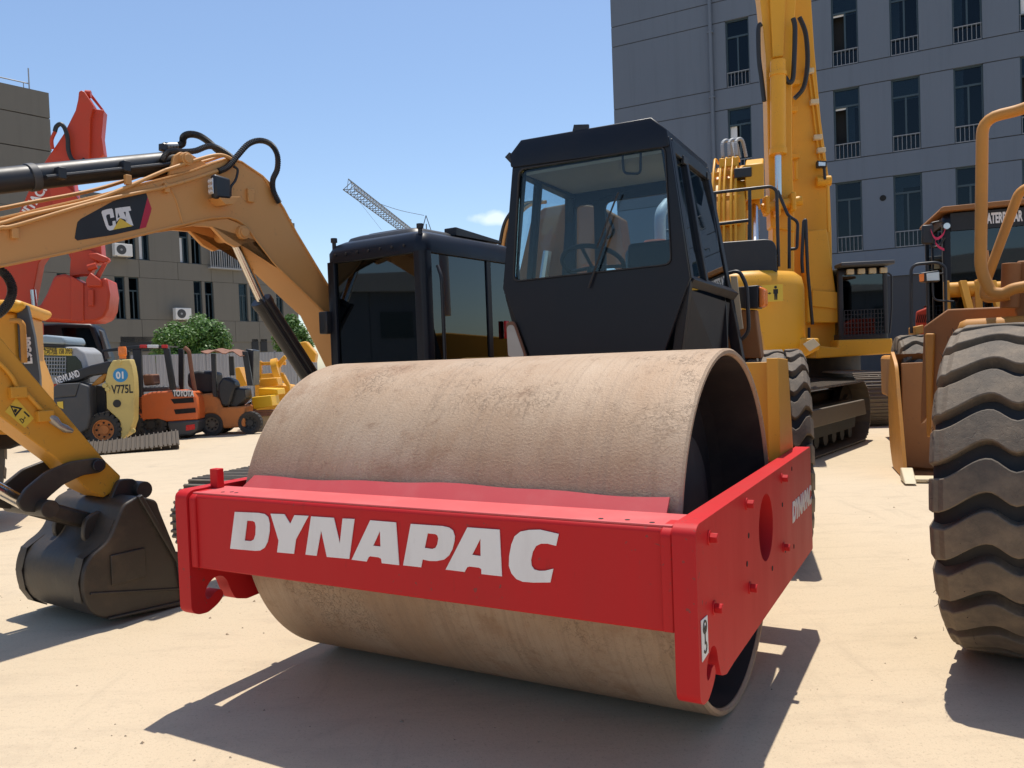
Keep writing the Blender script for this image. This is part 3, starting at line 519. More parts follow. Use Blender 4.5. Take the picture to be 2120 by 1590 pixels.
# ------------------------------------------------------------------ shared machine parts
def crawler(parent, M, length, height, width, n, mat='tracks', frame_mat='black_matt', grousers=3, side=1):
    """one crawler track under its machine: shoes round a stadium loop (axis along X), side frame, rollers"""
    r_ = height/2-.03; L = length-height; per = 2*L+2*math.pi*r_; pit = per/n
    root = MB(); root.box(-width*.22, width*.22, -L/2, L/2, height*.26, height*.70); root.prism(rounded([(-L/2-.1, height*.5), (L/2+.1, height*.5), (L/2, height*.24), (-L/2, height*.24)], .05), 'x', -width*.30, width*.30)
    fr_ = root.build('track_frame', MAT[frame_mat], parent, bevel=.012); fr_.matrix_local = M
    for y in (-L/2, L/2):
        wl = MB(); wl.lathe([(.02, -width*.16), (r_*.55, -width*.16), (r_*.6, -width*.09), (r_-.06, -width*.09), (r_-.05, width*.09), (r_*.6, width*.09), (r_*.55, width*.16), (.02, width*.16)], 'x', (0, y, height/2), 24); wl.build('idler_wheel', MAT[frame_mat], fr_)
    k_ = int(L/.38)
    for i in range(k_):
        y = -L/2+.2+(L-.4)*i/max(1, k_-1); wl = MB(); wl.cyl((-width*.26, y, height*.2), (width*.26, y, height*.2), height*.11, n=16); wl.build('track_roller', MAT[frame_mat], fr_)
    sh = MB(); prof = [(-pit*.53, -.012), (-pit*.53, .0)]
    for g_ in range(grousers):
        c0 = -pit*.36+pit*.78*g_/max(1, grousers-1); prof += [(c0-.016, .0), (c0-.009, .024), (c0+.009, .024), (c0+.016, .0)]
    prof += [(pit*.53, .0), (pit*.53, -.012)]; sh.prism(prof, 'x', -width/2, width/2)
    for sx in (-1, 1):
        for qy in (-1, 1): sh.cyl((sx*width*.12, qy*pit*.10, 0), (sx*width*.12, qy*pit*.10, .014), .013, n=6)
    src = None
    for i in range(n):
        s_ = i*pit
        if s_ < L: p, a = V(0, -L/2+s_, height-.03), 0
        elif s_ < L+math.pi*r_: a = (s_-L)/r_; p = V(0, L/2+r_*math.sin(a), height/2+r_*math.cos(a)); a = a
        elif s_ < 2*L+math.pi*r_: p, a = V(0, L/2-(s_-L-math.pi*r_), .03), math.pi
        else: a = math.pi+(s_-2*L-math.pi*r_)/r_; p = V(0, -L/2+r_*math.sin(a), height/2+r_*math.cos(a))
        Ms = M @ Matrix.Translation(p) @ Matrix.Rotation(-a, 4, 'X')
        if src is None: src = sh.build('track_shoe', MAT[mat], parent, smooth=None); src.matrix_local = Ms
        else: inst(src, parent, M=Ms)
def hose(parent, pts, r, name='hydraulic_hose', mat='hose', corr=False, n=7):
    c = curve(pts, 8)
    if corr:
        c = curve(pts, 16); rs = [r*(1.12 if i % 2 else .92) for i in range(len(c))]; return MB().tube(c, rs, n).build(name, MAT[mat], parent)
    return MB().tube(c, r, n).build(name, MAT[mat], parent, smooth=60)
def rod(parent, a, b, r, name, mat, n=20, caps=True): m = MB(); m.cyl(a, b, r, n=n); return m.build(name, MAT[mat], parent, bevel=.004 if r > .03 else 0)
def excav_cab(parent, x0, x1, y0, y1, z0, z1, frame='cab_black', gl='tint_glass', sill=None, roof_r=.10):
    """cab part: corner posts, roof shell, glass on four sides; returns the roof"""
    w = .085
    rr = lambda g, z, r: [(x, y, z) for x, y in rounded([(x0+g, y0+g), (x1-g, y0+g), (x1-g, y1-g), (x0+g, y1-g)], r, 5)]
    zz = sill if sill else z0+.12
    base = MB(); base.loft([rr(0, z0, .10), rr(0, zz, .10)]); base.build('cab_base', MAT[frame], parent, bevel=.01)
    roof = MB(); roof.loft([rr(0, z1-.17, .10), rr(0, z1-.09, .10), rr(.03, z1-.03, .10), rr(.09, z1, .09)]); ro = roof.build('cab_roof', MAT[frame], parent, smooth=50)
    for px_, py_ in ((x0, y0), (x1, y0), (x1, y1), (x0, y1)):
        sx = 1 if px_ == x0 else -1; sy = 1 if py_ == y0 else -1
        pr = rounded([(px_, py_), (px_+sx*w*1.15, py_), (px_+sx*w*1.15, py_+sy*.05), (px_+sx*.05, py_+sy*w*1.15), (px_, py_+sy*w*1.15)], [.075, .01, .01, .01, .01], 5)
        MB().prism(pr, 'z', zz-.01, z1-.16).build('cab_pillar', MAT[frame], parent, smooth=50)
    for nm, a in (('windscreen', (x0+w, x1-w, y0+.025, y0+.031)), ('rear_window', (x0+w, x1-w, y1-.031, y1-.025))):
        MB().box(*a, zz-.002, z1-.168).build(nm, MAT[gl], parent, smooth=None)
    ym = y0+(y1-y0)*.64
    for xx in (x0+.025, x1-.031):
        MB().box(xx, xx+.006, y0+w, ym-.03, zz-.002, z1-.168).build('door_window', MAT[gl], parent, smooth=None)
        MB().box(xx, xx+.006, ym+.03, y1-w, zz-.002, z1-.168).build('quarter_window', MAT[gl], parent, smooth=None)
        MB().box(xx-.012, xx+.018, ym-.032, ym+.032, zz-.005, z1-.16).build('door_post', MAT[frame], parent, bevel=.006)
    s = MB(); s.prism(rounded([(y0+.45, z0+.45), (y0+.95, z0+.42), (y0+1.02, z1-.35), (y0+.88, z1-.33), (y0+.83, z0+.60), (y0+.45, z0+.60)], .05), 'x', (x0+x1)/2-.24, (x0+x1)/2+.24); s.build('operator_seat', MAT['seat_black'], parent, bevel=.03)
    return ro

# ------------------------------------------------------------------ tan excavator, boom across the left of the yard
XF = Fr((-1.03, 7.26, 0), -math.atan2(.55, .835))
exc = thing('excavator', 'tan excavator with arched boom over the yard, black cab and bucket resting on the ground', 'excavator', XF, 'excavators parked in the yard')
BX, BT = -.207, .15
on = XF.on
top = [(-330,530),(-120,481),(0,450),(200,404),(390,354),(440,335),(473,325),(500,332),(520,345),(545,362),(563,380),(587,427),(613,477),(663,560),(700,622),(775,745)]
bot = [(745,800),(673,650),(567,548),(530,500),(510,471),(490,457),(473,452),(433,456),(367,471),(153,523),(0,555),(-120,582),(-330,625)]
m = MB(); m.prism(XF.yz(top+bot, BX+BT), 'x', BX-BT, BX+BT); boom = m.build('boom', MAT['boom_tan'], exc, bevel=.008)
def nf(px, py, off=0.0): return on(px, py, 'x', BX+BT+off)
# flanges along the edges, weld seam plates, pin bosses
fl = MB(); fl.tube([nf(*p, .004) for p in [(0,452),(200,406),(390,356),(440,338),(473,328),(500,335),(545,366),(587,431),(613,481),(663,564),(700,626)]], .008, 6); fl.build('top_flange', MAT['boom_tan'], boom)
fl = MB(); fl.tube([nf(*p, .004) for p in [(0,551),(153,519),(367,467),(433,452),(473,449),(490,454),(510,468),(530,497),(567,545),(673,647)]], .008, 6); fl.build('bottom_flange', MAT['boom_tan'], boom)
for p, r_ in (((500,482), .050), ((383,330), .045)):
    c = nf(*p); b_ = MB(); b_.cyl(c-V(.42 if p[0] > 450 else .31, 0, 0) if True else c, c+V(.035, 0, 0), r_, n=28); b_.cyl(c+V(.035,0,0), c+V(.045,0,0), r_*.72, n=28); b_.build('pin_boss', MAT['boom_tan'], boom, bevel=.004)
for off in (0, -2*BT+.04):      # ears that carry the boom cylinder and the arm cylinder
    e = MB(); e.prism(XF.yz([(372,472),(405,467),(440,470),(468,500),(490,512),(515,503),(535,500),(566,545),(552,530),(510,468),(470,452),(420,458)], BX+BT), 'x', BX+BT+off-.035, BX+BT+off-.003); e.build('cylinder_ear', MAT['boom_tan'], boom, bevel=.004)
    e = MB(); e.prism(XF.yz([(352,362),(362,322),(375,314),(396,318),(418,332),(440,345)], BX+BT), 'x', BX+BT+off-.037, BX+BT+off-.005); e.build('arm_ear', MAT['boom_tan'], boom, bevel=.004)
MB().tube([nf(*p, .001) for p in [(352,388),(364,412),(372,440),(380,467)]], .006, 6).build('weld_seam', MAT['boom_tan'], boom)
q = nf(518, 405, .01); MB().box(q.x-.012, q.x+.015, q.y-.03, q.y+.03, q.z-.05, q.z+.05).build('hose_bracket', MAT['boom_tan'], boom, bevel=.006)
def cx(px, py, x=BX): return on(px, py, 'x', x)
a, b, c = cx(487,503), cx(541,622), cx(655,800)
rod(boom, a, b, .036, 'cylinder_rod', 'chrome'); cy = rod(boom, b, c, .078, 'boom_cylinder', 'black')
rod(cy, b-(c-b).normalized()*.005, b+(c-b).normalized()*.05, .085, 'gland', 'black'); MB().tube([V(*(b+V(.085,-.02,0))), V(*(c+V(.085,-.02,0)))], .013).build('cylinder_pipe', MAT['black'], cy)
MB().tube([V(*(b+V(.06,-.06,0))), V(*(c+V(.06,-.06,0)))], .013).build('cylinder_pipe', MAT['black'], cy)
a, b = cx(-260,402), cx(378,334); ac_ = rod(boom, a, b, .076, 'arm_cylinder', 'black')
MB().tube([p+V(.11,0,-.02) for p in (a+(b-a)*.45, a+(b-a)*.95)], .014).build('cylinder_pipe', MAT['black'], ac_)
q = a+(b-a)*.42; rod(ac_, q, q+(b-a).normalized()*.05, .084, 'gland', 'charcoal')
for k in (.5, .73): q = a+(b-a)*k+V(.09,0,.0); MB().box(q.x-.02, q.x+.035, q.y-.025, q.y+.025, q.z-.04, q.z+.03).build('pipe_clamp', MAT['black'], ac_, bevel=.005)
rod(ac_, cx(-700,330), a, .045, 'cylinder_rod', 'chrome')
# steel pipes and hoses
for P, o_ in (([(-60,470),(0,463),(60,445),(200,412),(330,358),(350,350),(440,322),(475,327),(490,345)], .02), ([(-60,492),(0,472),(35,466),(200,418),(350,385),(450,354)], .03)):
    hose(boom, [nf(x, y, o_) for x, y in P], .013, 'steel_pipe', 'boom_tan')
hose(boom, [on(x, y, 'x', BX-BT*.6) for x, y in [(-60,440),(0,432),(60,420),(200,392),(330,352),(420,335),(470,322),(500,340)]], .013, 'steel_pipe', 'boom_tan')
for x, y in ((30,478), (345,385), (265,368)):
    q = nf(x, y, .02); MB().box(q.x-.02, q.x+.012, q.y-.02, q.y+.02, q.z-.045, q.z+.018).build('pipe_clamp', MAT['boom_tan'], boom, bevel=.004)
hose(boom, [nf(*p, .03) for p in [(452,355),(472,345),(492,322),(515,298),(540,291),(562,300),(574,322),(574,350),(565,372),(566,395),(578,420)]], .021, 'hydraulic_hose', 'hose', True)
hose(boom, [cx(*p) for p in [(340,302),(362,303),(377,298),(380,284),(393,278),(412,281),(432,294),(452,312),(478,325)]], .024, 'hydraulic_hose', 'hose', True)
hose(boom, [cx(*p, BX+.1) for p in [(335,335),(345,318),(360,313),(380,314),(405,312),(430,303),(450,306),(475,322),(495,342)]], .02, 'hydraulic_hose', 'hose', True)
MB().cyl(cx(338,312), cx(338,300), .03).build('hose_fitting', MAT['black'], boom); rod(boom, cx(338,303), cx(366,302), .024, 'hose_fitting', 'steel')
hose(boom, [nf(*p, .05) for p in [(484,345),(492,352),(488,372),(478,388),(477,410)]], .009, 'lamp_cable')
# work lamp
q = nf(452, 390, .07); lm = MB(); lm.add([q+V(x, y, z) for x, y, z in ((0,-.07,-.085),(0,-.07,.085),(.055,-.07,.085),(.055,-.07,-.085),(.0,.07,-.075),(.0,.07,.075),(.055,.07,.075),(.055,.07,-.075))], [(0,1,2,3),(7,6,5,4),(0,4,5,1),(1,5,6,2),(2,6,7,3),(3,7,4,0)]); lo = lm.build('work_lamp', MAT['black'], boom, bevel=.018)
MB().box(q.x-.01, q.x+.045, q.y-.078, q.y-.071, q.z-.055, q.z+.055).build('lamp_lens', MAT['lamp'], lo, bevel=.004)
for i in range(3):
    for j in range(2): rod(lo, V(q.x+.006+j*.023, q.y-.079, q.z-.035+i*.035), V(q.x+.006+j*.023, q.y-.083, q.z-.035+i*.035), .010, 'lamp_led', 'white', 10)
MB().prism(XF.yz([(430,412),(475,412),(462,428),(445,428)], BX+BT), 'x', BX+BT, BX+BT+.12).build('lamp_bracket', MAT['boom_tan'], lo, bevel=.003)
# maker's panel on the boom
dz = lambda l, o0, o1, nm, mt, holes=(): MB().prism(XF.yz([(a/3, 150+b/3) for a, b in l], BX+BT), 'x', BX+BT+o0, BX+BT+o1, [XF.yz([(a/3, 150+b/3) for a, b in h], BX+BT) for h in holes]).build(nm, MAT[mt], boom, smooth=None)
dz([(463,1030),(470,985),(480,930),(500,910),(700,800),(800,768),(905,745),(915,775),(865,972),(700,1010),(480,1044)], .001, .003, 'boom_panel', 'decal_black')
dz([(915,775),(940,845),(935,870),(905,962),(865,972)], .001, .0032, 'boom_panel_stripe', 'decal_red')
dz([(628,872),(632,860),(660,850),(690,845),(697,850),(707,900),(684,905),(679,880),(660,884),(656,895),(672,950),(682,955),(698,950),(696,925),(714,921),(720,960),(712,975),(680,983),(665,975),(655,955)], .0035, .005, 'boom_letter', 'white')
dz([(712,845),(752,838),(790,925),(770,912),(742,905),(722,928)], .0035, .005, 'boom_letter', 'white', [[(731,870),(727,905),(743,900)]])
dz([(755,838),(805,832),(812,858),(796,862),(826,952),(800,946),(780,930),(778,866),(762,868)], .0035, .005, 'boom_letter', 'white')
dz([(742,906),(820,955),(700,978)], .0052, .0062, 'boom_triangle', 'decal_yellow')
# stick
ST = .115
sp = XF.yz([(-330,330),(-250,405),(0,697),(220,956),(250,985),(247,1012),(215,1030),(178,1012),(130,960),(0,862),(-250,672),(-420,520)], BX+ST)
m = MB(); m.prism(sp, 'x', BX-ST, BX+ST); stick = m.build('stick', MAT['cat_yellow'], exc, bevel=.008)
ns = lambda px, py, off=0.0: on(px, py, 'x', BX+ST+off)
hose(stick, [ns(*p, .02) for p in [(-60,700),(0,752),(25,780),(38,805),(60,820),(95,858),(110,868)]], .014, 'steel_pipe', 'cat_yellow')
for x, y in ((36,808), (92,857)):
    q = ns(x, y, .02); MB().box(q.x-.022, q.x+.024, q.y-.045, q.y+.045, q.z-.045, q.z+.02).build('pipe_clamp', MAT['cat_yellow'], stick, bevel=.004)
cp = MB(); pts = [(102,862),(112,870),(122,880),(136,888),(150,893)]
cp.tube([ns(*p, .028) for p in pts], [.020, .028, .020, .025, .012], 10); cp.build('quick_coupling', MAT['steel'], stick)
MB().prism(XF.yz([(10,852),(33,824),(70,866),(51,886)], BX+ST), 'x', BX+ST+.001, BX+ST+.003).build('warning_sticker', MAT['decal_yellow'], stick, smooth=None)
wt = MB(); tri = lambda k: [(28+(a-28)*k, 848+(b-848)*k) for a, b in [(20,839),(46,845),(31,863)]]
wt.prism(XF.yz(tri(1), BX+ST), 'x', BX+ST+.0035, BX+ST+.0045, [XF.yz([(24,843),(40,847),(31,857)], BX+ST)]); wt.build('warning_triangle', MAT['decal_black'], stick, smooth=None)
wt = MB(); wt.prism(XF.yz([(29,846),(35,848),(32,855),(28,851)], BX+ST), 'x', BX+ST+.0035, BX+ST+.0045); wt.build('warning_symbol', MAT['decal_black'], stick, smooth=None)
wt = MB(); wt.prism(XF.yz([(48,853),(50,851),(61,861),(59,864)], BX+ST), 'x', BX+ST+.0035, BX+ST+.0045); wt.build('warning_symbol', MAT['decal_black'], stick, smooth=None)
wt = MB(); wt.prism(XF.yz([(39,868),(44,866),(50,872),(46,877)], BX+ST), 'x', BX+ST+.0035, BX+ST+.0045, [XF.yz([(41,869),(44,868),(48,872),(46,875)], BX+ST)]); wt.build('warning_symbol', MAT['decal_black'], stick, smooth=None)
wt = MB(); wt.prism(XF.yz([(50,862),(53,866),(51,866),(48,869),(49,872),(45,868),(48,868),(50,865)], BX+ST), 'x', BX+ST+.0035, BX+ST+.0045); wt.build('warning_symbol', MAT['decal_black'], stick, smooth=None)
# bucket linkage
for s in (-1, 1):
    e = MB(); X0 = BX+s*(ST+.012); X1 = BX+s*(ST+.045)
    e.prism(rounded(XF.yz([(196,947),(211,952),(212,968),(200,978),(165,983),(125,1002),(92,1030),(70,1060),(40,1058),(28,1040),(45,1012),(90,975),(140,955)], BX+ST), .02, 3), 'x', X0, X1); e.build('bucket_link', MAT['bucket_black'], exc, bevel=.006)
    c = on(200, 963, 'x', X1); rod(exc, c-V(s*.03,0,0), c+V(s*.025,0,0), .035, 'link_pin', 'black')
c0 = cx(62, 1048); rod(exc, c0-V(.24,0,0), c0+V(.24,0,0), .052, 'link_pin', 'bucket_black')
c1 = cx(190, 1082)
for s in (-1, 1): e = MB(); e.bar(c0+V(s*.07,0,0), c1+V(s*.07,0,0), .05, .10, (0,0,1)); e.build('power_link', MAT['bucket_black'], exc, bevel=.02)
rod(exc, c1-V(.23,0,0), c1+V(.23,0,0), .05, 'bucket_pin', 'bucket_black'); c2 = cx(256, 1010); rod(exc, c2-V(.24,0,0), c2+V(.24,0,0), .055, 'bucket_pin', 'bucket_black')
rod(exc, c0, cx(-160, 930), .04, 'cylinder_rod', 'chrome'); rod(exc, cx(-160, 930), cx(-420, 760), .07, 'bucket_cylinder', 'black')
# bucket: side plates and curved shell
KX0, KX1 = BX-.40, BX+.40
kp = XF.yz([(287,1033),(326,1043),(331,1062),(366,1148),(384,1256),(222,1289),(195,1281),(177,1257),(169,1215),(180,1165),(226,1127),(243,1085),(256,1052)], KX1)
zmin = min(z for y, z in kp); kp = [(y, z-zmin+.004) for y, z in kp]
bk = MB(); bk.prism(rounded(kp, [.03,.04,.05,.02,.02,.05,.10,.16,.18,.12,.08,.06,.03], 6), 'x', KX0, KX1); bucket = bk.build('bucket', MAT['bucket_black'], exc, bevel=.012)
cen = (sum(y for y, z in kp)/len(kp), sum(z for y, z in kp)/len(kp))
shr = lambda k: [(cen[0]+(y-cen[0])*k, cen[1]+(z-cen[1])*k) for y, z in kp]
for s, xx in ((1, KX1), (-1, KX0)):
    MB().prism([shr(1.0)[3], shr(1.0)[4], shr(1.0)[5], shr(.97)[5], shr(.93)[4], shr(.92)[3]], 'x', xx-s*.002, xx+s*.022).build('side_cutter', MAT['bucket_black'], bucket, bevel=.005)
    MB().bar((xx+s*.004, kp[0][0], kp[0][1]), (xx+s*.004, kp[4][0]+.02, kp[4][1]+.16), .03, .04, (1,0,0)).build('side_rib', MAT['bucket_black'], bucket, bevel=.006)
    if s > 0: MB().bar((xx+s*.002, kp[7][0]+.03, kp[7][1]+.05), (xx+s*.002, kp[4][0], kp[4][1]+.10), .014, .02, (1,0,0)).build('side_rib', MAT['bucket_black'], bucket, bevel=.004)
q = on(265, 1172, 'x', KX1); MB().box(KX1-.001, KX1+.012, q.y-.11, q.y+.11, q.z-.09, q.z+.09).build('cast_plate', MAT['bucket_black'], bucket, bevel=.004)
for xx in (KX0+.03, KX1-.11):     # wear straps up the back
    st_ = [kp[i] for i in (5, 6, 7, 8, 9, 10, 11)]; off = [(cen[0]+(y-cen[0])*1.022, cen[1]+(z-cen[1])*1.022) for y, z in st_]
    off = [(y, max(z, .006)) for y, z in off]
    if abs(xx-BX) < .3: st_, off = st_[2:], off[2:]
    MB().prism(off+st_[::-1], 'x', xx, xx+.08).build('wear_strap', MAT['bucket_black'], bucket, bevel=.006)
for s in (-1, 1):
    xx = BX+s*.17
    e = MB(); e.prism(rounded(XF.yz([(228,1018),(240,992),(272,990),(285,1010),(300,1040),(250,1100),(215,1180),(190,1160),(165,1110),(170,1075),(190,1060),(215,1055)], KX1-.25), [.03]*12, 3), 'x', xx-.02, xx+.02); e.build('bucket_ear', MAT['bucket_black'], bucket, bevel=.006)
# house, cab
hs_ = MB(); hs_.prism(rounded([(-.36,-.50),(1.10,-.55),(1.10,.95),(.75,1.35),(-.30,1.35),(-.36,.95)], .15, 4), 'z', .86, 1.55); hs_.build('house', MAT['cat_yellow'], exc, bevel=.03)
hs_ = MB(); hs_.box(-.34, .06, .05, 1.25, 1.55, 1.82); hs_.build('engine_cover', MAT['cat_yellow'], exc, bevel=.06)
hs_ = MB(); hs_.cyl((0,0,.6), (0,0,.9), .55, n=32); hs_.build('swing_ring', MAT['black_matt'], exc)
ro = excav_cab(exc, .08, 1.10, -.92, .42, .95, 2.51)
rh = MB(); rh.loft([[(x, y, z) for x, y in rounded([(.16+g_,-.80+g_),(.95-g_,-.80+g_),(.95-g_,.2-g_),(.16+g_,.2-g_)], .1, 4)] for g_, z in ((0, 2.505), (.02, 2.545), (.07, 2.565))]); rh.build('roof_hatch', MAT['black'], ro, smooth=50)
rh = MB(); rh.loft([[(x, y, z) for x, y in rounded([(.25+g_,-.68+g_),(.80-g_,-.68+g_),(.80-g_,.05-g_),(.25+g_,.05-g_)], .1, 4)] for g_, z in ((0, 2.56), (.02, 2.585), (.06, 2.595))]); rh.build('roof_hatch_bulge', MAT['black'], ro, smooth=50)
for x, y, h_ in ((1.03,-.86,.03), (.15,-.88,.02), (1.05,.36,.0)): m = MB(); m.cyl((x,y,2.45), (x,y,2.49+h_), .016, n=10); m.cyl((x,y,2.49+h_), (x,y,2.525+h_), .026, n=10); m.build('roof_post', MAT['black'], ro)
m = MB(); m.prism(rounded([(-.35,2.53),(.30,2.53),(.30,2.555),(-.35,2.60)], .01), 'x', .86, .98); m.build('roof_visor', MAT['black'], ro, bevel=.006)
for i in range(7): q = V(.20+.12*i, -.905, 2.40); rod(ro, q, q+V(0,-.025,0), .010, 'trim_stud', 'black', 8)
MB().tube(fillet([(1.12,-.78,1.25),(1.17,-.80,1.35),(1.17,-.80,2.15),(1.12,-.78,2.24)], .05), .014).build('cab_handrail', MAT['black'], exc)
MB().box(.03, .12, -.97, -.88, 1.78, 1.96).build('door_latch', MAT['black'], exc, bevel=.01)
MB().box(1.09, 1.115, .12, .17, 1.70, 1.85).build('door_latch', MAT['red_lens'], exc, bevel=.006)
# crawler chassis, slewed a little under the house
CM = Matrix.Translation((0, 0, 0)) @ Matrix.Rotation(R(13), 4, 'Z')
for s in (-1, 1): crawler(exc, CM @ Matrix.Translation((s*.97-.03, -.10, 0)), 2.9, .66, .48, 40, grousers=3)
MB().xf(Matrix.Identity(4)).box(-.8, .8, -.5, .5, .34, .62).build('chassis', MAT['black_matt'], exc, bevel=.03).matrix_local = CM
# hose loop at the boom tip
hose(exc, [cx(*p, BX+.1) for p in [(-120,520),(-60,545),(0,560),(22,585),(24,612),(8,640),(-25,660),(-80,660)]], .026, 'hydraulic_hose', 'hose', True)
# ------------------------------------------------------------------ buildings
def slab(fr, px, y, t, name, mat, parent, bevel=.01, rnd=0, holes=()):
    q = fr.xz(px, y); q = rounded(q, rnd, 4) if rnd else q
    return MB().prism(q, 'y', y, y+t, [fr.xz(h, y) for h in holes]).build(name, MAT[mat], parent, bevel=bevel)
def pbar(fr, a, b, y, r, name, mat, parent, n=10): return rod(parent, fr.on(*a, 'y', y), fr.on(*b, 'y', y), r, name, mat, n)
def ptube(fr, pts, y, r, name, mat, parent, fil=.08, n=10): return MB().tube(fillet([fr.on(p[0], p[1], 'y', p[2] if len(p) > 2 else y) for p in pts], fil), r, n).build(name, MAT[mat], parent, smooth=60)
def window(parent, x0, x1, z0, z1, rail=0.0, y=.16, blind=None, transom=.68, rng=random, bars=True, open_=None):
    fr_ = MB(); t = .06
    for a in ((x0, x0+t, z0, z1), (x1-t, x1, z0, z1), (x0+t, x1-t, z0, z0+t), (x0+t, x1-t, z1-t, z1)): fr_.box(a[0], a[1], y-.04, y+.05, a[2], a[3])
    zr = z0+rail; zt_ = zr+(z1-zr)*transom; xm = (x0+x1)/2
    fr_.box(x0+t, x1-t, y-.03, y+.04, zt_-.035, zt_+.035); fr_.box(xm-.03, xm+.03, y-.028, y+.038, zr, zt_-.035)
    if rail: fr_.box(x0+t, x1-t, y-.03, y+.04, zr-.03, zr+.03)
    f = fr_.build('window', MAT['win_frame'], parent, smooth=None)
    panes = [(x0+t, xm-.03, zr+.03, zt_-.035), (xm+.03, x1-t, zr+.03, zt_-.035), (x0+t, x1-t, zt_+.035, z1-t)]
    if rail: panes.append((x0+t, x1-t, z0+t, zr-.03))
    for i, a in enumerate(panes):
        if open_ == i: continue
        MB().box(a[0], a[1], y+.005, y+.012, a[2], a[3]).build('pane', MAT['win_glass'], f, smooth=None)
    if rail:
        r_ = MB(); zb = z0+.06; yy = y-.10; n_ = max(4, int((x1-x0)/.15))
        r_.box(x0+.02, x1-.02, yy-.015, yy+.015, zr-.02, zr+.01); r_.box(x0+.02, x1-.02, yy-.015, yy+.015, zb-.015, zb+.015)
        for i in range(n_+1): xx = x0+.04+(x1-x0-.08)*i/n_; r_.box(xx-.009, xx+.009, yy-.009, yy+.009, zb, zr-.02)
        r_.build('balustrade', MAT['rail_grey'], f, smooth=None)
    if blind:
        MB().box(x0+t, x1-t, y+.03, y+.036, z1-t-(z1-zr)*blind, z1-t).build('blind', MAT['curtain'], f, smooth=None)
    if rng.random() < .5:
        xa = x0+t if rng.random() < .5 else xm; MB().box(xa, xa+(x1-x0)*.28, y+.06, y+.075, zr, z1-t).build('curtain', MAT['curtain'], f, smooth=None)
def facade(parent, X0, X1, Z0, Z1, cols, rows, wall, rail, gap=.035, th=.30, depth=9.0, rng=random, blinds=(), vjoint=False):
    MB().box(X0+.02, X1-.02, th+.25, depth, Z0, Z1-.05).build('core', MAT['room'], parent, smooth=None)
    zs = [Z0]+[v for r in rows for v in r[:2]]+[Z1]; rc = [(r[2] if len(r) > 2 else cols) for r in rows]
    def wp(a, b, c, d):
        MB().box(a, b, 0, th, c, d).build('wall_panel', MAT[wall], parent, smooth=None)
    for i in range(0, len(zs), 2):                     # spandrel bands
        a, b = zs[i], zs[i+1]
        if vjoint:
            e = [X0]+[(cols[k][1]+cols[k+1][0])/2 for k in range(len(cols)-1)]+[X1]
            for k in range(len(e)-1): wp(e[k]+(gap/2 if k else 0), e[k+1]-(gap/2 if k < len(e)-2 else 0), a, b)
        else: wp(X0, X1, a, b)
    for i in range(1, len(zs)-1, 2):                   # piers between windows
        xs = [X0]+[v for c in rc[i//2] for v in c]+[X1]
        for k in range(0, len(xs), 2): wp(xs[k], xs[k+1], zs[i]+gap, zs[i+1]-gap)
        for k in range(0, len(xs), 2): MB().box(xs[k]+.01, xs[k+1]-.01, .03, th-.02, zs[i]-.01, zs[i+1]+.01).build('joint_backing', MAT['joint'], parent, smooth=None)
    for i, (z0, z1) in enumerate([r[:2] for r in rows]):
        for k, (x0, x1) in enumerate(rc[i]):
            window(parent, x0, x1, z0, z1, rail, blind=rng.choice(blinds) if blinds else None, rng=rng, open_=0 if rng.random() < .12 else None)
    MB().box(X0, X1, th, depth+.2, Z1, Z1+.3).build('parapet', MAT[wall], parent, smooth=None)
# blue-grey block on the right
rng = random.Random(11)
BF = Fr((4.55, 34.87, 0), -math.atan2(.471, .882))
bld = thing('office_building', 'tall blue-grey office block with rows of tall windows behind the yellow excavators', 'building', BF)
bx_ = lambda px, py=250: BF.on(px, py, 'y', 0).x
bz_ = lambda px, py: BF.on(px, py, 'y', 0).z
colsR = [(bx_(1503,130), bx_(1552,130)), (bx_(1610,80), bx_(1662,80)), (bx_(1726,255), bx_(1781,255)), (bx_(1846,240), bx_(1906,240)), (bx_(1975,220), bx_(2037,220))]
dx_ = colsR[-1][0]-colsR[-2][0]; colsR += [(colsR[-1][0]+dx_*k, colsR[-1][1]+dx_*k) for k in (1, 2, 3)]
z0a, z1a = bz_(1750, 524), bz_(1750, 376); zp = bz_(1750, 331)-z0a
rowsR = [(z0a+zp*k, z1a+zp*k) for k in range(0, 5)]
facade(bld, .32, colsR[-1][1]+2, z0a-1.0, rowsR[-1][1]+1.0, colsR, rowsR, 'wall_blue', .62, rng=rng, blinds=(None, None, .3, .34, .2))
MB().box(0.34, colsR[-1][1]+2, .06, 9, 0, z0a-1.0).build('ground_floor_wall', MAT['wall_dark'], bld, smooth=None)
xp = bx_(1474, 150); dp = MB(); dp.cyl((xp, -.10, .2), (xp, -.10, rowsR[-1][1]+1), .075, n=14); dpo = dp.build('downpipe', MAT['wall_blue'], bld)
for k in range(7): z_ = 1.5+k*2.6; MB().box(xp-.11, xp+.11, -.17, .0, z_, z_+.06).build('pipe_bracket', MAT['wall_blue'], dpo)
cr_ = BF.on(1828, 410, 'y', 0); MB().cyl((cr_.x, -.012, cr_.z), (cr_.x, .02, cr_.z), .11, n=18).build('vent_hole', MAT['dark'], bld)
# small things hanging at the windows of the third column
for k in range(3): q = BF.on(1868+k*0, 415, 'y', 0)
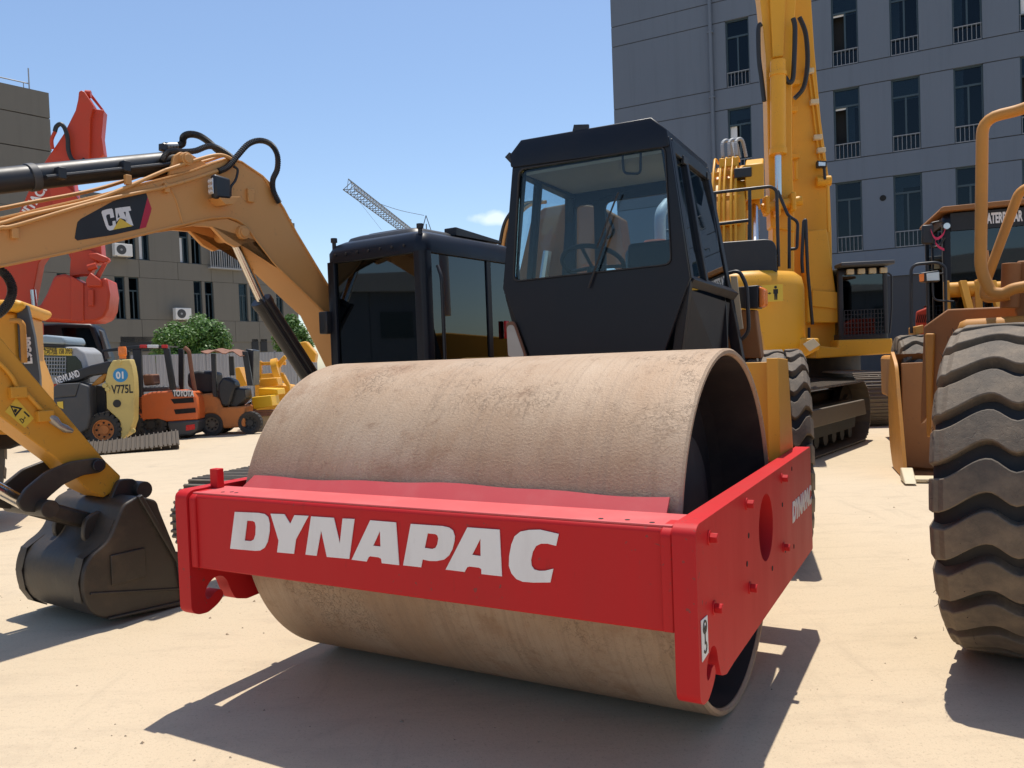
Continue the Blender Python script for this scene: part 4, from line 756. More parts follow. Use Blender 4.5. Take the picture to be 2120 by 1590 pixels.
# ------------------------------------------------------------------ near wheel loader on the right edge
LF = Fr((2.50, 3.82, 0), -.66)
ldr = thing('wheel_loader', 'wheel loader with huge dusty tyre standing closest at the right edge', 'wheel loader', LF, 'wheel loaders in the yard')
lug_tyre(ldr, (0, 0, .80), .80, .66, .34, 23, 'wave', 'load_orange', lug_h=.06, side=-1)
hr = MB()
for k in range(60):                                   # rubber mould whiskers
    a = random.uniform(-1.2, 1.5); x = random.choice((-.318, -.20, .10, .11)); r_ = .78; p = V(x, -r_*math.cos(a), .785+r_*math.sin(a)); n_ = V(random.uniform(-.5,.5), -math.cos(a), math.sin(a)); hr.tube([p, p+n_*.012, p+n_*.022+V(random.uniform(-.008,.008), 0, .004)], .0011, 4)
tag(hr.build('mould_whiskers', MAT['rubber_side'], ldr), kind='stuff')
slab(LF, [(1912,676),(1962,640),(2320,624),(2320,760),(1990,780),(1905,880)], 1.05, .12, 'frame_plate', 'load_dark', ldr, .01)
slab(LF, [(1978,662),(2320,640),(2320,740),(1984,745)], .72, .34, 'fender_box', 'load_orange', ldr, .05)
slab(LF, [(1915,690),(1935,690),(1927,905),(1918,905)], 1.02, .05, 'frame_edge', 'load_orange', ldr, .01)
ax = MB(); ax.cyl((.3, 0, .8), (2.2, 0, .8), .22, n=20); ax.build('axle', MAT['load_dark'], ldr)
bd = MB(); bd.box(.62, 2.1, -.5, 2.6, .75, 1.5); bd.build('body', MAT['load_orange'], ldr, bevel=.05)
Y = .55
ptube(LF, [(2180,196,.5),(2120,226),(2034,246),(2030,560),(2052,606),(2078,608),(2096,598),(2140,590)], Y, .031, 'guard_rail', 'load_orange', ldr, .10, 14)
ptube(LF, [(2160,380),(2112,392),(2040,586),(2037,620),(2090,612)], .72, .026, 'guard_rail', 'load_orange', ldr, .10, 12)
ptube(LF, [(2036,520),(2042,570),(2050,612),(2082,616)], .85, .026, 'guard_rail', 'load_orange', ldr, .08, 12)
a, b = LF.on(2094, 545, 'y', .8), LF.on(2090, 638, 'y', .8); rod(ldr, a, b, .048, 'hinge_barrel', 'load_dark')
slab(LF, [(2105,540),(2320,530),(2320,700),(2118,700),(2100,645)], .85, .1, 'hinge_plate', 'load_dark', ldr, .01)
# ------------------------------------------------------------------ second wheel loader, cab and bucket behind it
QF = Fr((6.45, 10.9, 0), -.33)
ql = thing('wheel_loader', 'wheel loader with orange cab roof and lowered bucket behind the huge tyre', 'wheel loader', QF, 'wheel loaders in the yard')
cb = QF.on(1956, 700, 'y', 0); ct = QF.on(1958, 446, 'y', 0)
excav_cab(ql, cb.x, cb.x+1.55, 0, 1.5, 1.35, ct.z+.04, 'cab_black', 'tint_glass', sill=1.75)
MB().prism(rounded([(cb.x-.06, ct.z+.04), (cb.x+1.62, ct.z+.06), (cb.x+1.60, ct.z+.13), (cb.x-.02, ct.z+.11)], .03), 'y', -.10, 1.6).build('roof_panel', MAT['load_dark'], ql, bevel=.02)
sg = MB(); sg.box(cb.x+.10, cb.x+1.45, -.006, -.002, ct.z-.22, ct.z+.02); sg.build('name_strip', MAT['decal_black'], ql, smooth=None)
t0 = QF.on(2033, 458, 'y', .01); t1 = QF.on(2116, 445, 'y', .01)
word('CATERPILLAR', 'cab_lettering', MAT['decal_white'], ql, facing(((t0.x+t1.x)/2, -.009, (t0.z+t1.z)/2), (1,0,0), (0,0,1)), .19, .002, .008, fit=t1.x-t0.x)
bc = QF.on(2080, 437, 'y', .3); m = MB(); m.lathe([(.001,.16),(.04,.155),(.065,.11),(.07,.0),(.001,0)], 'z', (bc.x, .3, bc.z-.10), 18); m.build('beacon', MAT['amber'], ql)
ptube(QF, [(1956,462),(1948,458),(1928,462),(1925,470)], -.05, .014, 'mirror_arm', 'black', ql, .04)
ptube(QF, [(1925,500),(1930,512),(1944,510),(1956,492)], -.05, .014, 'mirror_arm', 'black', ql, .04)
slab(QF, [(1909,466),(1933,464),(1933,505),(1909,505)], -.10, .07, 'mirror', 'black', ql, .02)
q = QF.on(1960, 468, 'y', -.08); m = MB(); m.cyl(q, q+V(0,.10,0), .052, n=20); lo = m.build('cab_lamp', MAT['black'], ql); m = MB(); m.cyl(q-V(0,.012,0), q-V(0,.001,0), .042, n=20); m.build('lamp_lens', MAT['lamp'], lo)
for P in ([(1957,474),(1952,486),(1941,494),(1933,490),(1927,476)], [(1938,494),(1937,503),(1945,512),(1955,517)]):
    m = MB(); c = curve([QF.on(x, y, 'y', -.14) for x, y in P], 6); m.loft([[p+V(0,-.002,-.018), p+V(0,-.002,.018), p+V(0,.002,.018), p+V(0,.002,-.018)] for p in c]); m.build('ribbon', MAT['ribbon'], ql)
ptube(QF, [(1887,690),(1886,548),(1940,543),(1957,552),(1959,690)], -.9, .020, 'guard_rail', 'black', ql, .10)
ptube(QF, [(1920,548),(1923,665)], -.9, .014, 'guard_rail', 'black', ql); ptube(QF, [(1890,568),(1957,566)], -.9, .010, 'guard_rail', 'black', ql)
lo = slab(QF, [(1904,565),(1944,559),(1947,582),(1906,584)], -1.05, .12, 'head_lamp', 'black', ql, .015)
slab(QF, [(1918,566),(1944,563),(1945,580),(1919,581)], -1.062, .01, 'lamp_lens', 'lamp', lo, 0); slab(QF, [(1903,568),(1913,566),(1913,582),(1904,583)], -1.062, .012, 'indicator_lens', 'amber', lo, 0)
ptube(QF, [(1930,582),(1932,622),(1975,624)], -.95, .012, 'lamp_stalk', 'black', ql)
MB().box(cb.x-.55, cb.x+1.9, -.9, 2.6, .70, 1.38).build('body', MAT['load_orange'], ql, bevel=.06)
slab(QF, [(1895,676),(1912,672),(1912,690),(1895,694)], -1.0, .6, 'step_plate', 'load_orange', ql, .01)
for sx in (0, 1):                                    # loader linkage in front of the cab
    x0_ = cb.x+.05+sx*.95
    q0 = QF.on(1978+sx*60, 600, 'y', -.5)
    m = MB(); m.cyl((q0.x-.10, -.5, q0.z), (q0.x+.22, -.5, q0.z), .10, n=20); m.build('pivot_tube', MAT['cat_yellow'], ql, bevel=.008)
    for dx in (-.13, .24): m = MB(); m.prism([(-.70, 1.35), (-.36, 1.35), (-.42, q0.z+.12), (-.58, q0.z+.12)], 'x', q0.x+dx, q0.x+dx+.05); m.build('pivot_plate', MAT['cat_yellow'], ql, bevel=.008)
    m = MB(); m.bar((q0.x+.06, -.62, q0.z+.1), (q0.x+.20, -.95, 1.30), .09, .06); m.build('linkage_bar', MAT['cat_yellow'], ql, bevel=.008)
tq = QF.on(1888, 740, 'y', -1.1)
lug_tyre(ql, (tq.x+.10, -.95, .83), .83, .55, .36, 19, 'wave', 'load_orange', lug_h=.055, side=-1)
lug_tyre(ql, (cb.x+2.2, -.95, .83), .83, .55, .36, 19, 'wave', 'load_orange', lug_h=.055, side=1)
# bucket, open towards the camera, lip on the ground
bl = QF.on(1858, 960, 'y', -2.0).x; bw = 3.0
bp = [(-2.55, .03), (-1.55, .05), (-1.30, .35), (-1.28, 1.0), (-1.60, 1.42)]
for xx, s in ((bl, 1), (bl+bw, -1)):
    m = MB(); m.prism(rounded([(-2.55, .01), (-1.55, .02), (-1.25, .32), (-1.24, 1.0), (-1.60, 1.46), (-1.95, 1.30)], [.01,.1,.2,.2,.03,.1], 4), 'x', xx, xx+s*.04); m.build('bucket_side', MAT['load_orange'], ql, bevel=.006)
m = MB(); pr = curve([V(0, *p) for p in bp], 5); m.loft([[(bl+.04, p.y, p.z) for p in pr]+[(bl+.04, p.y+.03, p.z-.02) for p in reversed(pr)], [(bl+bw-.04, p.y, p.z) for p in pr]+[(bl+bw-.04, p.y+.03, p.z-.02) for p in reversed(pr)]]); m.build('bucket_shell', MAT['load_dark'], ql)
slab(QF, [(1866,752),(2060,742),(2060,982),(1870,966)], -1.92, .05, 'bucket_floor', 'load_dark', ql, .01)
MB().box(bl-.03, bl+bw+.03, -2.72, -2.45, .012, .05).build('cutting_edge', MAT['cream'], ql, bevel=.008)
for k in range(4): xx = bl-.04+k*.55; MB().prism([(-2.9,.02),(-2.55,.02),(-2.55,.15),(-2.62,.16)], 'x', xx, xx+.12).build('bucket_tooth', MAT['cream'], ql, bevel=.01)
# ------------------------------------------------------------------ yellow excavator facing the camera, boom raised
AF = Fr((6.2, 18.4, 0), -.12)
ea = thing('excavator', 'yellow excavator facing the camera with its boom raised straight up beside its cab', 'excavator', AF, 'excavators parked in the yard')
c0 = AF.on(1738, 705, 'y', -1.6); c1 = AF.on(1838, 552, 'y', -1.6)
ro = excav_cab(ea, c0.x, c1.x, -1.6, .1, c0.z, c1.z+.05, 'black', 'tint_glass')
MB().box(c0.x-.03, c1.x+.03, -1.95, -1.45, c1.z+.02, c1.z+.10).build('rain_visor', MAT['charcoal'], ro, bevel=.02)
for k in range(4): x = c0.x+.16+k*.22; MB().box(x, x+.14, -1.70, -1.62, c1.z-.13, c1.z-.02).build('roof_lamp', MAT['cream'], ro, bevel=.01)
wg = MB(); zz0, zz1 = c0.z+.08, c0.z+.62
for k in range(13): x = c0.x+.10+(c1.x-c0.x-.2)*k/12; wg.box(x-.006, x+.006, -1.66, -1.648, zz0, zz1)
for k in range(7): z_ = zz0+(zz1-zz0)*k/6; wg.box(c0.x+.1, c1.x-.1, -1.648, -1.636, z_-.006, z_+.006)
wg.build('window_guard', MAT['black'], ea, smooth=None)
ptube(AF, [(1842,690),(1846,640),(1846,570),(1838,565)], -1.55, .018, 'cab_handrail', 'black', ea, .06)
slab(AF, [(1735,704),(1848,700),(1850,732),(1690,742),(1690,715),(1735,720)], -1.75, 1.9, 'deck', 'dig_yellow', ea, .03)
slab(AF, [(1600,560),(1735,620),(1738,735),(1600,745)], -1.2, 2.2, 'house', 'dig_yellow', ea, .05)
slab(AF, [(1672,478),(1712,474),(1738,655),(1735,668),(1672,668)], -1.45, .5, 'tool_box', 'dig_yellow', ea, .02)
slab(AF, [(1682,600),(1735,605),(1738,640),(1682,634)], -1.5, .04, 'tool_box_band', 'dig_yellow', ea, .01)
for p in ((1662,675),(1675,678)): pbar(AF, p, (p[0], p[1]+42), -1.6, .03, 'hydraulic_line', 'black', ea)
slab(AF, [(1638,700),(1690,706),(1726,700),(1722,480),(1718,380),(1700,250),(1686,100),(1676,-60),(1638,-60),(1640,250),(1638,480)], -1.0, .62, 'boom', 'dig_yellow', ea, .02)
st_ = slab(AF, [(1596,470),(1645,480),(1640,300),(1640,120),(1648,0),(1650,-60),(1566,-60),(1574,0),(1586,120),(1590,300)], -1.8, .45, 'stick', 'dig_yellow', ea, .02)
slab(AF, [(1592,-50),(1628,-50),(1622,115),(1600,118)], -1.9, .09, 'stick_web', 'dig_yellow', st_, .01)
cy = pbar(AF, (1611,126), (1611,318), -2.02, .155, 'stick_cylinder', 'dig_yellow', ea, 20); pbar(AF, (1611,318), (1612,420), -2.02, .065, 'cylinder_rod', 'chrome', cy, 16)
pbar(AF, (1611,150), (1611,158), -2.02, .175, 'cylinder_band', 'dig_yellow', cy, 20); pbar(AF, (1611,308), (1611,320), -2.02, .175, 'cylinder_band', 'dig_yellow', cy, 20)
m = MB(); q0, q1 = AF.on(1577, 432, 'y', -2.0), AF.on(1660, 415, 'y', -2.0); m.cyl(q0, q1, .10, n=20); m.build('link_pin', MAT['dig_yellow'], ea, bevel=.01)
for p in ((1586,424),(1608,426),(1640,416)): q = AF.on(*p, 'y', -2.0); MB().box(q.x-.05, q.x+.05, q.y-.16, q.y+.16, q.z-.22, q.z+.16).build('link_lug', MAT['dig_yellow'], ea, bevel=.03)
slab(AF, [(1600,430),(1645,425),(1645,600),(1600,600)], -1.75, .5, 'boom_foot', 'dig_yellow', ea, .03)
hose(ea, [AF.on(x, y, 'y', -1.9) for x, y in [(1576,50),(1570,60),(1571,120),(1576,160),(1582,210)]], .05, 'hydraulic_hose', 'hose')
hose(ea, [AF.on(x, y, 'y', -2.0) for x, y in [(1642,38),(1646,60),(1644,130),(1641,165),(1632,170),(1626,160)]], .05, 'hydraulic_hose', 'hose')
hose(ea, [AF.on(x, y, 'y', -1.2) for x, y in [(1655,36),(1668,70),(1672,130),(1664,180),(1645,204)]], .05, 'hydraulic_hose', 'hose')
for o_ in (0, 8): hose(ea, [AF.on(x+o_, y, 'y', -1.05) for x, y in [(1672,140),(1680,200),(1690,280),(1697,330)]], .022, 'steel_pipe', 'dig_yellow')
for x, y in ((1674,148),(1684,212),(1691,285),(1698,312),(1646,172),(1640,228),(1645,324)): q = AF.on(x, y, 'y', -1.1); MB().box(q.x-.07, q.x+.10, q.y-.08, q.y+.05, q.z-.05, q.z+.05).build('pipe_clamp', MAT['cream' if x > 1670 else 'dig_yellow'], ea, bevel=.01)
lo = slab(AF, [(1692,332),(1712,333),(1712,346),(1692,346)], -1.25, .14, 'work_lamp', 'black', ea, .01); slab(AF, [(1695,335),(1709,336),(1709,343),(1695,343)], -1.262, .01, 'lamp_lens', 'lamp', lo, 0)
pbar(AF, (1706,346), (1708,372), -1.2, .03, 'lamp_post', 'black', lo)
m = MB(); m.cyl(AF.on(1690,376,'y',-1.1), AF.on(1720,374,'y',-1.1), .11, n=20); m.build('boom_pin', MAT['dig_yellow'], ea, bevel=.01)
pbar(AF, (1713,384), (1715,480), -1.3, .03, 'boom_cylinder_rod', 'dig_yellow', ea); pbar(AF, (1647,335), (1648,372), -1.1, .05, 'valve', 'dig_yellow', ea)
for xl in (AF.on(1820, 800, 'y', -3.2).x, AF.on(1820, 800, 'y', -3.2).x-2.6): crawler(ea, Matrix.Translation((xl, -.9, 0)), 4.6, 1.05, .72, 48, grousers=3)
MB().cyl((AF.on(1710,800,'y',0).x, .2, .6), (AF.on(1710,800,'y',0).x, .2, 1.5), .8, n=28).build('swing_ring', MAT['black_matt'], ea)
MB().box(AF.on(1826,800,'y',-2.2).x-2.4, AF.on(1826,800,'y',-2.2).x-.2, -1.2, 1.4, .45, .9).build('chassis', MAT['black_matt'], ea, bevel=.04)
# ------------------------------------------------------------------ yellow excavator with its counterweight to the camera
EF = Fr((4.06, 13.3, 0), -.33)
EC = Matrix.Rotation(-.34, 4, 'Z')
eb = thing('excavator', 'yellow excavator turned away behind the roller, rounded counterweight and black hood to camera', 'excavator', EF, 'excavators parked in the yard')
rt_ = EF.on(1668, 640, 'y', -2.55).x
ztp, zbt = EF.on(1600, 556, 'y', -2.8).z, EF.on(1600, 742, 'y', -2.8).z
def cwr(g, z): return [(x, y, z) for x, y in rounded([(rt_-2.9+g, -1.9), (rt_-2.9+g, -2.35+g), (rt_-2.3, -2.85+g), (rt_-.55, -2.85+g), (rt_-g, -2.35+g), (rt_-g, -1.9)], [.02,.35,.6,.5,.35,.02], 6)]
m = MB(); m.loft([cwr(.10, zbt-.05), cwr(.02, zbt+.04), cwr(0, zbt+.2), cwr(0, ztp-.22), cwr(.03, ztp-.08), cwr(.12, ztp)]); cw = m.build('counterweight', MAT['dig_yellow'], eb, smooth=50)
MB().box(rt_-2.85, rt_-.25, -1.9, 1.6, zbt-.12, ztp-.25).build('house', MAT['dig_yellow'], eb, bevel=.05)
hr_ = EF.on(1608, 530, 'y', -2.4).x; hz_ = EF.on(1560, 500, 'y', -2.4).z
MB().prism(rounded([(rt_-2.4, ztp-.03), (hr_, ztp-.03), (hr_, hz_), (rt_-2.4, hz_+.02)], [.02,.02,.16,.1], 5), 'y', -2.55, -1.0).build('engine_hood', MAT['black'], eb, bevel=.04)
for k in range(6): MB().box(hr_-.005, hr_+.012, -2.3, -1.3, ztp+.03+k*.04, ztp+.05+k*.04).build('hood_louvre', MAT['black_matt'], eb)
slab(EF, [(1622,700),(1695,700),(1698,722),(1655,745),(1620,742)], -2.4, .5, 'belly_plate', 'dig_yellow', eb, .02)
slab(EF, [(1662,712),(1684,700),(1698,714),(1676,728)], -2.5, .06, 'mud_plate', 'cream', eb, .005)
sx0, sx1 = EF.on(1576, 608, 'y', -2.86), EF.on(1621, 606, 'y', -2.86); zc = (sx0.z+sx1.z)/2
so = MB().box(sx0.x, sx1.x, -2.868, -2.862, zc-.11, zc+.11).build('swing_sticker', MAT['decal_yellow'], cw, smooth=None)
fg = MB(); xm = sx1.x-.09; fg.prism(circ(xm, zc+.075, .018, 12), 'y', -2.871, -2.869); fg.prism([(xm-.03,zc+.05),(xm+.03,zc+.05),(xm+.03,zc-.01),(xm+.02,zc-.01),(xm+.018,zc-.09),(xm+.003,zc-.09),(xm,zc-.02),(xm-.003,zc-.09),(xm-.018,zc-.09),(xm-.02,zc-.01),(xm-.03,zc-.01)], 'y', -2.871, -2.869); fg.build('sticker_figure', MAT['decal_black'], so, smooth=None)
fg = MB(); fg.prism([(xm-.22,zc+.05),(xm-.17,zc+.05),(xm-.17,zc-.06),(xm-.22,zc-.06)], 'y', -2.871, -2.869, [[(xm-.212,zc+.042),(xm-.178,zc+.042),(xm-.178,zc-.052),(xm-.212,zc-.052)]]); fg.build('sticker_box', MAT['decal_black'], so, smooth=None)
fg = MB(); fg.prism([(xm-.145,zc),(xm-.12,zc+.018),(xm-.12,zc+.005),(xm-.08,zc+.005),(xm-.08,zc+.018),(xm-.055,zc),(xm-.08,zc-.018),(xm-.08,zc-.005),(xm-.12,zc-.005),(xm-.12,zc-.018)], 'y', -2.871, -2.869); fg.build('sticker_arrow', MAT['decal_black'], so, smooth=None)
for P, y in (([(1380,420),(1480,399),(1596,386),(1608,394),(1612,552)], -1.9), ([(1380,478),(1480,465),(1552,456)], -1.9), ([(1552,392),(1553,560)], -1.9), ([(1480,402),(1482,540)], -1.9), ([(1610,395),(1632,448),(1652,458),(1650,515),(1636,516)], -1.0), ([(1634,450),(1634,556)], -1.2), ([(1662,565),(1660,540),(1664,458),(1668,455),(1672,560),(1682,672)], -1.4)):
    ptube(EF, P, y, .024, 'handrail', 'black', eb, .12)
# boom rising away from us, with hoses and cylinder
xb0 = EF.on(1512, 450, 'y', 1.2).x
bpro = [(.0, 1.9), (.35, 1.75), (1.75, 4.1), (2.3, 4.45), (4.4, 4.3), (4.5, 4.7), (2.3, 5.15), (1.5, 4.95), (.9, 4.3)]
MB().prism(rounded(bpro, [.05,.05,.3,.3,.1,.1,.4,.4,.3], 4), 'x', xb0-.28, xb0+.28).build('boom', MAT['dig_yellow'], eb, bevel=.02)
for k in range(5): x = xb0-.28+k*.10+.02*(k % 2); hose(eb, [(x, .30, 2.6), (x, .80, 4.25), (x+.02, 1.30, 5.0), (x+.02, 1.75, 5.17), (x+.01, 2.4, 5.25)], .024, 'steel_pipe', 'dig_yellow')
for k in range(3): x = xb0-.12+k*.12; MB().box(x-.05, x+.05, 1.2, 1.32, 4.9, 5.06).build('pipe_clamp', MAT['dig_yellow'], eb, bevel=.01); MB().box(xb0-.32, xb0+.2, .62+k*.3, .70+k*.3, 3.75+k*.5, 3.83+k*.5).build('pipe_clamp', MAT['dig_yellow'], eb, bevel=.01); hose(eb, [(x, 1.5, 5.15), (x, 1.55, 5.42), (x+.1, 1.75, 5.48), (x+.16, 1.9, 5.2)], .032, 'hydraulic_hose', 'grey_metal', True)
rod(eb, (xb0+.45, -.2, 2.5), (xb0+.42, 1.35, 4.2), .075, 'cylinder_rod', 'chrome'); rod(eb, (xb0+.47, -.9, 1.8), (xb0+.45, -.2, 2.5), .12, 'boom_cylinder', 'dig_yellow')
rod(eb, (xb0-.42, 1.35, 4.2), (xb0+.52, 1.35, 4.2), .10, 'boom_pin', 'dig_yellow')
m = MB(); m.box(xb0+.10, xb0+.40, .95, 1.2, 4.62, 4.80); m.build('work_lamp', MAT['black'], eb, bevel=.02)
m = MB(); m.prism([(.9,4.2),(1.6,4.5),(1.5,5.05),(1.0,4.85)], 'x', xb0+.29, xb0+.60); m.build('boom_bracket', MAT['dig_yellow'], eb, bevel=.02)
for s in (-1, 1): crawler(eb, EC @ Matrix.Translation((s*1.22, -.85, 0)), 3.9, 1.0, .62, 42, grousers=3)
MB().cyl((-.2,-.6,.5), (-.2,-.6,1.4), .75, n=28).build('swing_ring', MAT['black_matt'], eb); MB().box(-1.1, 1.1, -1.1, 1.1, .42, .85).build('chassis', MAT['black_matt'], eb, bevel=.04).matrix_local = EC
for xx in (1.22+.36,): MB().prism([(-2.3,.46),(.55,.46),(.45,.70),(-2.2,.70)], 'x', xx-.05, xx+.02).build('track_guard', MAT['tracks'], eb, bevel=.01).matrix_local = EC
# ------------------------------------------------------------------ tan excavator behind the roller cab
CF = Fr((.9, 15.2, 0), -.45)
ec = thing('excavator', 'tan excavator seen through the roller cab windows, boom arched to the left', 'excavator', CF, 'excavators parked in the yard')
MB().prism(rounded([(-1.3,-1.2),(1.2,-1.2),(1.2,1.6),(-1.3,1.6)], .3, 4), 'z', 1.05, 2.2).build('house', MAT['load_orange'], ec, bevel=.05)
slab(CF, [(1070,720),(1075,560),(1100,450),(1125,430),(1180,420),(1245,428),(1282,450),(1292,520),(1280,560),(1240,540),(1205,550),(1185,610),(1180,720)], -.2, .5, 'boom', 'load_dark', ec, .03)
pbar(CF, (1180,412), (1250,432), .05, .09, 'arm_cylinder', 'black', ec); pbar(CF, (1135,520), (1118,640), -.45, .10, 'boom_cylinder', 'chrome', ec)
for k in range(4): hose(ec, [CF.on(x+k*7, y, 'y', -.25) for x, y in [(1030,560),(1036,500),(1048,455),(1075,425),(1110,418)]], .035, 'hydraulic_hose', 'boom_tan' if k % 2 else 'hose')
hose(ec, [CF.on(x, y, 'y', -.3) for x, y in [(1245,430),(1262,455),(1270,480),(1258,492),(1240,488)]], .03, 'hydraulic_hose', 'hose')
for s in (-1, 1): crawler(ec, Matrix.Translation((s*1.1, .1, 0)), 3.9, .95, .6, 42)
MB().cyl((0,0,.4), (0,0,1.1), .6, n=24).build('swing_ring', MAT['black_matt'], ec)

# ------------------------------------------------------------------ red machine half hidden behind the second loader
MF = Fr((at(1960, 700, 13.2).x, 13.2, 0), -.55)
rm_ = thing('compact_machine', 'red machine with louvred hood half hidden behind the loader handrail', 'machine', MF)
hd_ = slab(MF, [(1896,645),(1945,626),(2030,618),(2030,692),(1894,692)], 0, 1.0, 'hood', 'red_far', rm_, .03)
for k in range(8): slab(MF, [(1900+k*4,652),(1902+k*4,651),(1898+k*4,668),(1896+k*4,668)], -.012, .02, 'louvre', 'dark', hd_, 0)
slab(MF, [(1908,636),(1932,622),(1985,614),(1990,624),(1940,628)], .2, .7, 'hood_cap', 'black', rm_, .03)
slab(MF, [(1905,692),(2030,692),(2030,780),(1905,780)], .1, .8, 'body', 'red_far', rm_, .03)
for sx in (.25, 1.35): lug_tyre(rm_, (sx, .6, .45), .45, .3, .22, 18, 'chevron', 'grey_metal', lug_h=.03)
# ------------------------------------------------------------------ unseen workshops added to give the cab windows a dark reflection
for loc_, yaw_, n_, lab in (((-22, -34, 0), .04, 15, 'long grey workshop added out of view to reflect in the yellow excavator cab window'), ((-44, 22, 0), -1.50, 18, 'long grey workshop added out of view to reflect in the black cab beside the roller')):
    SF = Fr(loc_, yaw_); ws = thing('backdrop', lab, 'building', SF, 'unseen workshops added for reflections')
    for k in range(n_): MB().box(k*3.2, k*3.2+3.17, -.3, 0, 0, 6.0).build('wall_panel', MAT['wall_blue'], ws, smooth=None)
    for k in range(0, n_, 2): MB().box(k*3.2+.6, k*3.2+2.6, 0, .06, 3.2, 4.8).build('window', MAT['win_frame'], ws, smooth=None)
    MB().prism([(-.6, 6.0), (n_*3.2+.6, 6.0), (n_*1.6, 7.2)], 'y', -12, .5).build('roof', MAT['grey_metal'], ws, smooth=None)
# ------------------------------------------------------------------ left side of the yard
zp5 = lambda l: [(a/4.417, 600+b/4.417) for a, b in l]     # enlarged tracing (0,600)
zp6 = lambda l: [(300+a/3.785, 640+b/3.785) for a, b in l]  # enlarged tracing (300,640)
zp1 = lambda l: [(a/3, 150+b/3) for a, b in l]
zpt = lambda l: [(a/5.888, 150+b/5.888) for a, b in l]
# brown block
rng = random.Random(5)
HF = Fr((-24.6, 36.9, 0), math.atan2(.773, .634))
hb_ = thing('apartment_building', 'brown-grey panelled block with paired windows and air conditioners at the left', 'building', HF)
hx = lambda px, py=600: HF.on(px, py, 'y', 0).x
hz = lambda px, py: HF.on(px, py, 'y', 0).z
X_end, X_step = hx(618, 650), hx(104, 260)
colsL = [(hx(a, 620), hx(b, 620)) for a, b in ((120,141),(148,168),(240,260),(267,288),(322,338),(346,362),(403,419),(425,443),(460,472),(480,492),(497,513),(516,533),(556,568),(574,586))]
za, zb_ = hz(420, 664), hz(420, 582); zp_ = hz(395, 546)-hz(420, 664)
cl_ = lambda l, y: [(hx(a, y), hx(b, y)) for a, b in l]
rowsL = [(za, zb_, cl_(((120,140),(148,168),(239,260),(268,289),(402,419),(425,443),(495,513),(518,534),(572,586)), 620)), (za+zp_, zb_+zp_-.1, cl_(((130,150),(158,176),(259,281),(288,309),(372,391),(396,416),(437,455),(460,476),(482,500),(540,556)), 515))]
facade(hb_, -6, X_end, 3.3, rowsL[-1][1]+.9, colsL[::2], rowsL, 'wall_brown', 0, gap=.02, rng=rng, blinds=(None, .35, 1.0, 1.0), vjoint=True)
MB().box(-6, X_end, .05, 9, 0, 3.3).build('ground_floor_wall', MAT['wall_brown'], hb_, smooth=None)
for a, b, t, u in ((250,330,697,728), (345,400,697,725), (522,535,702,728), (540,553,702,728)):
    MB().box(hx(a, 710), hx(b, 710), .0, .045, hz(a, u), hz(a, t)).build('ground_floor_opening', MAT['room'], hb_, smooth=None)
zt_l = hz(102, 193); zj = [rowsL[-1][1]+1.2]
while zj[-1] < zt_l-1.0: zj.append(min(zt_l, zj[-1]+1.62))
for k in range(len(zj)-1): MB().box(-14, X_step, -.02, 10, zj[k]+.05, zj[k+1]).build('tower_panel', MAT['wall_brown'], hb_, smooth=None)
MB().box(-13.9, X_step-.08, .08, 9.8, 2, zt_l-.3).build('tower_core', MAT['joint'], hb_, smooth=None)
rl_ = MB(); rl_.tube([(-14, .3, zt_l+.35), (X_step-.9, .3, zt_l+.35), (X_step-.75, .3, zt_l+.35)], .03, 6); 
for k in range(8): x = X_step-1-k*1.7; rl_.cyl((x, .3, zt_l-.05), (x, .3, zt_l+.35), .02, n=6)
rl_.cyl((X_step-.75, .3, zt_l-.05), (X_step-.75, .3, zt_l+1.1), .03, n=6); rl_.build('roof_rail', MAT['grey_metal'], hb_)
def ac_unit(px, py, label):
    q = HF.on(px, py, 'y', -.4); fr_ = Fr(HF.M @ V(q.x, -.42, q.z), HF.yaw); t = thing('air_conditioner', label, 'air conditioner', fr_, 'air conditioners on the brown block')
    MB().box(-.46, .46, -.16, .16, -.32, .32).build('casing', MAT['white'], t, bevel=.02)
    g_ = MB(); g_.cyl((-.12, -.168, 0), (-.12, -.160, 0), .25, n=24); g_.build('fan_grille', MAT['charcoal'], t); g_ = MB(); g_.cyl((-.12, -.174, 0), (-.12, -.169, 0), .06, n=12); g_.build('fan_hub', MAT['grey_metal'], t)
    for s in (-1, 1): MB().bar((s*.35, .42, -.34), (s*.35, -.16, -.34), .04, .04).build('wall_bracket', MAT['grey_metal'], t)
ac_unit(253, 518, 'white air conditioner on the brown wall just under the tan boom'); ac_unit(377, 650, 'white air conditioner on the brown wall above the round tree')
# rail at an upper window
q0, q1 = HF.on(437, 552, 'y', -.25), HF.on(500, 552, 'y', -.25)
m = MB()
for k in range(15): x = q0.x+(q1.x-q0.x)*k/14; m.box(x-.02, x+.02, -.27, -.23, q0.z, q0.z+.95)
m.box(q0.x-.05, q1.x+.05, -.28, -.22, q0.z+.95, q0.z+1.0); m.box(q0.x-.05, q1.x+.05, -.28, .0, q0.z-.08, q0.z); m.build('balcony_rail', MAT['grey_metal'], hb_, smooth=None)
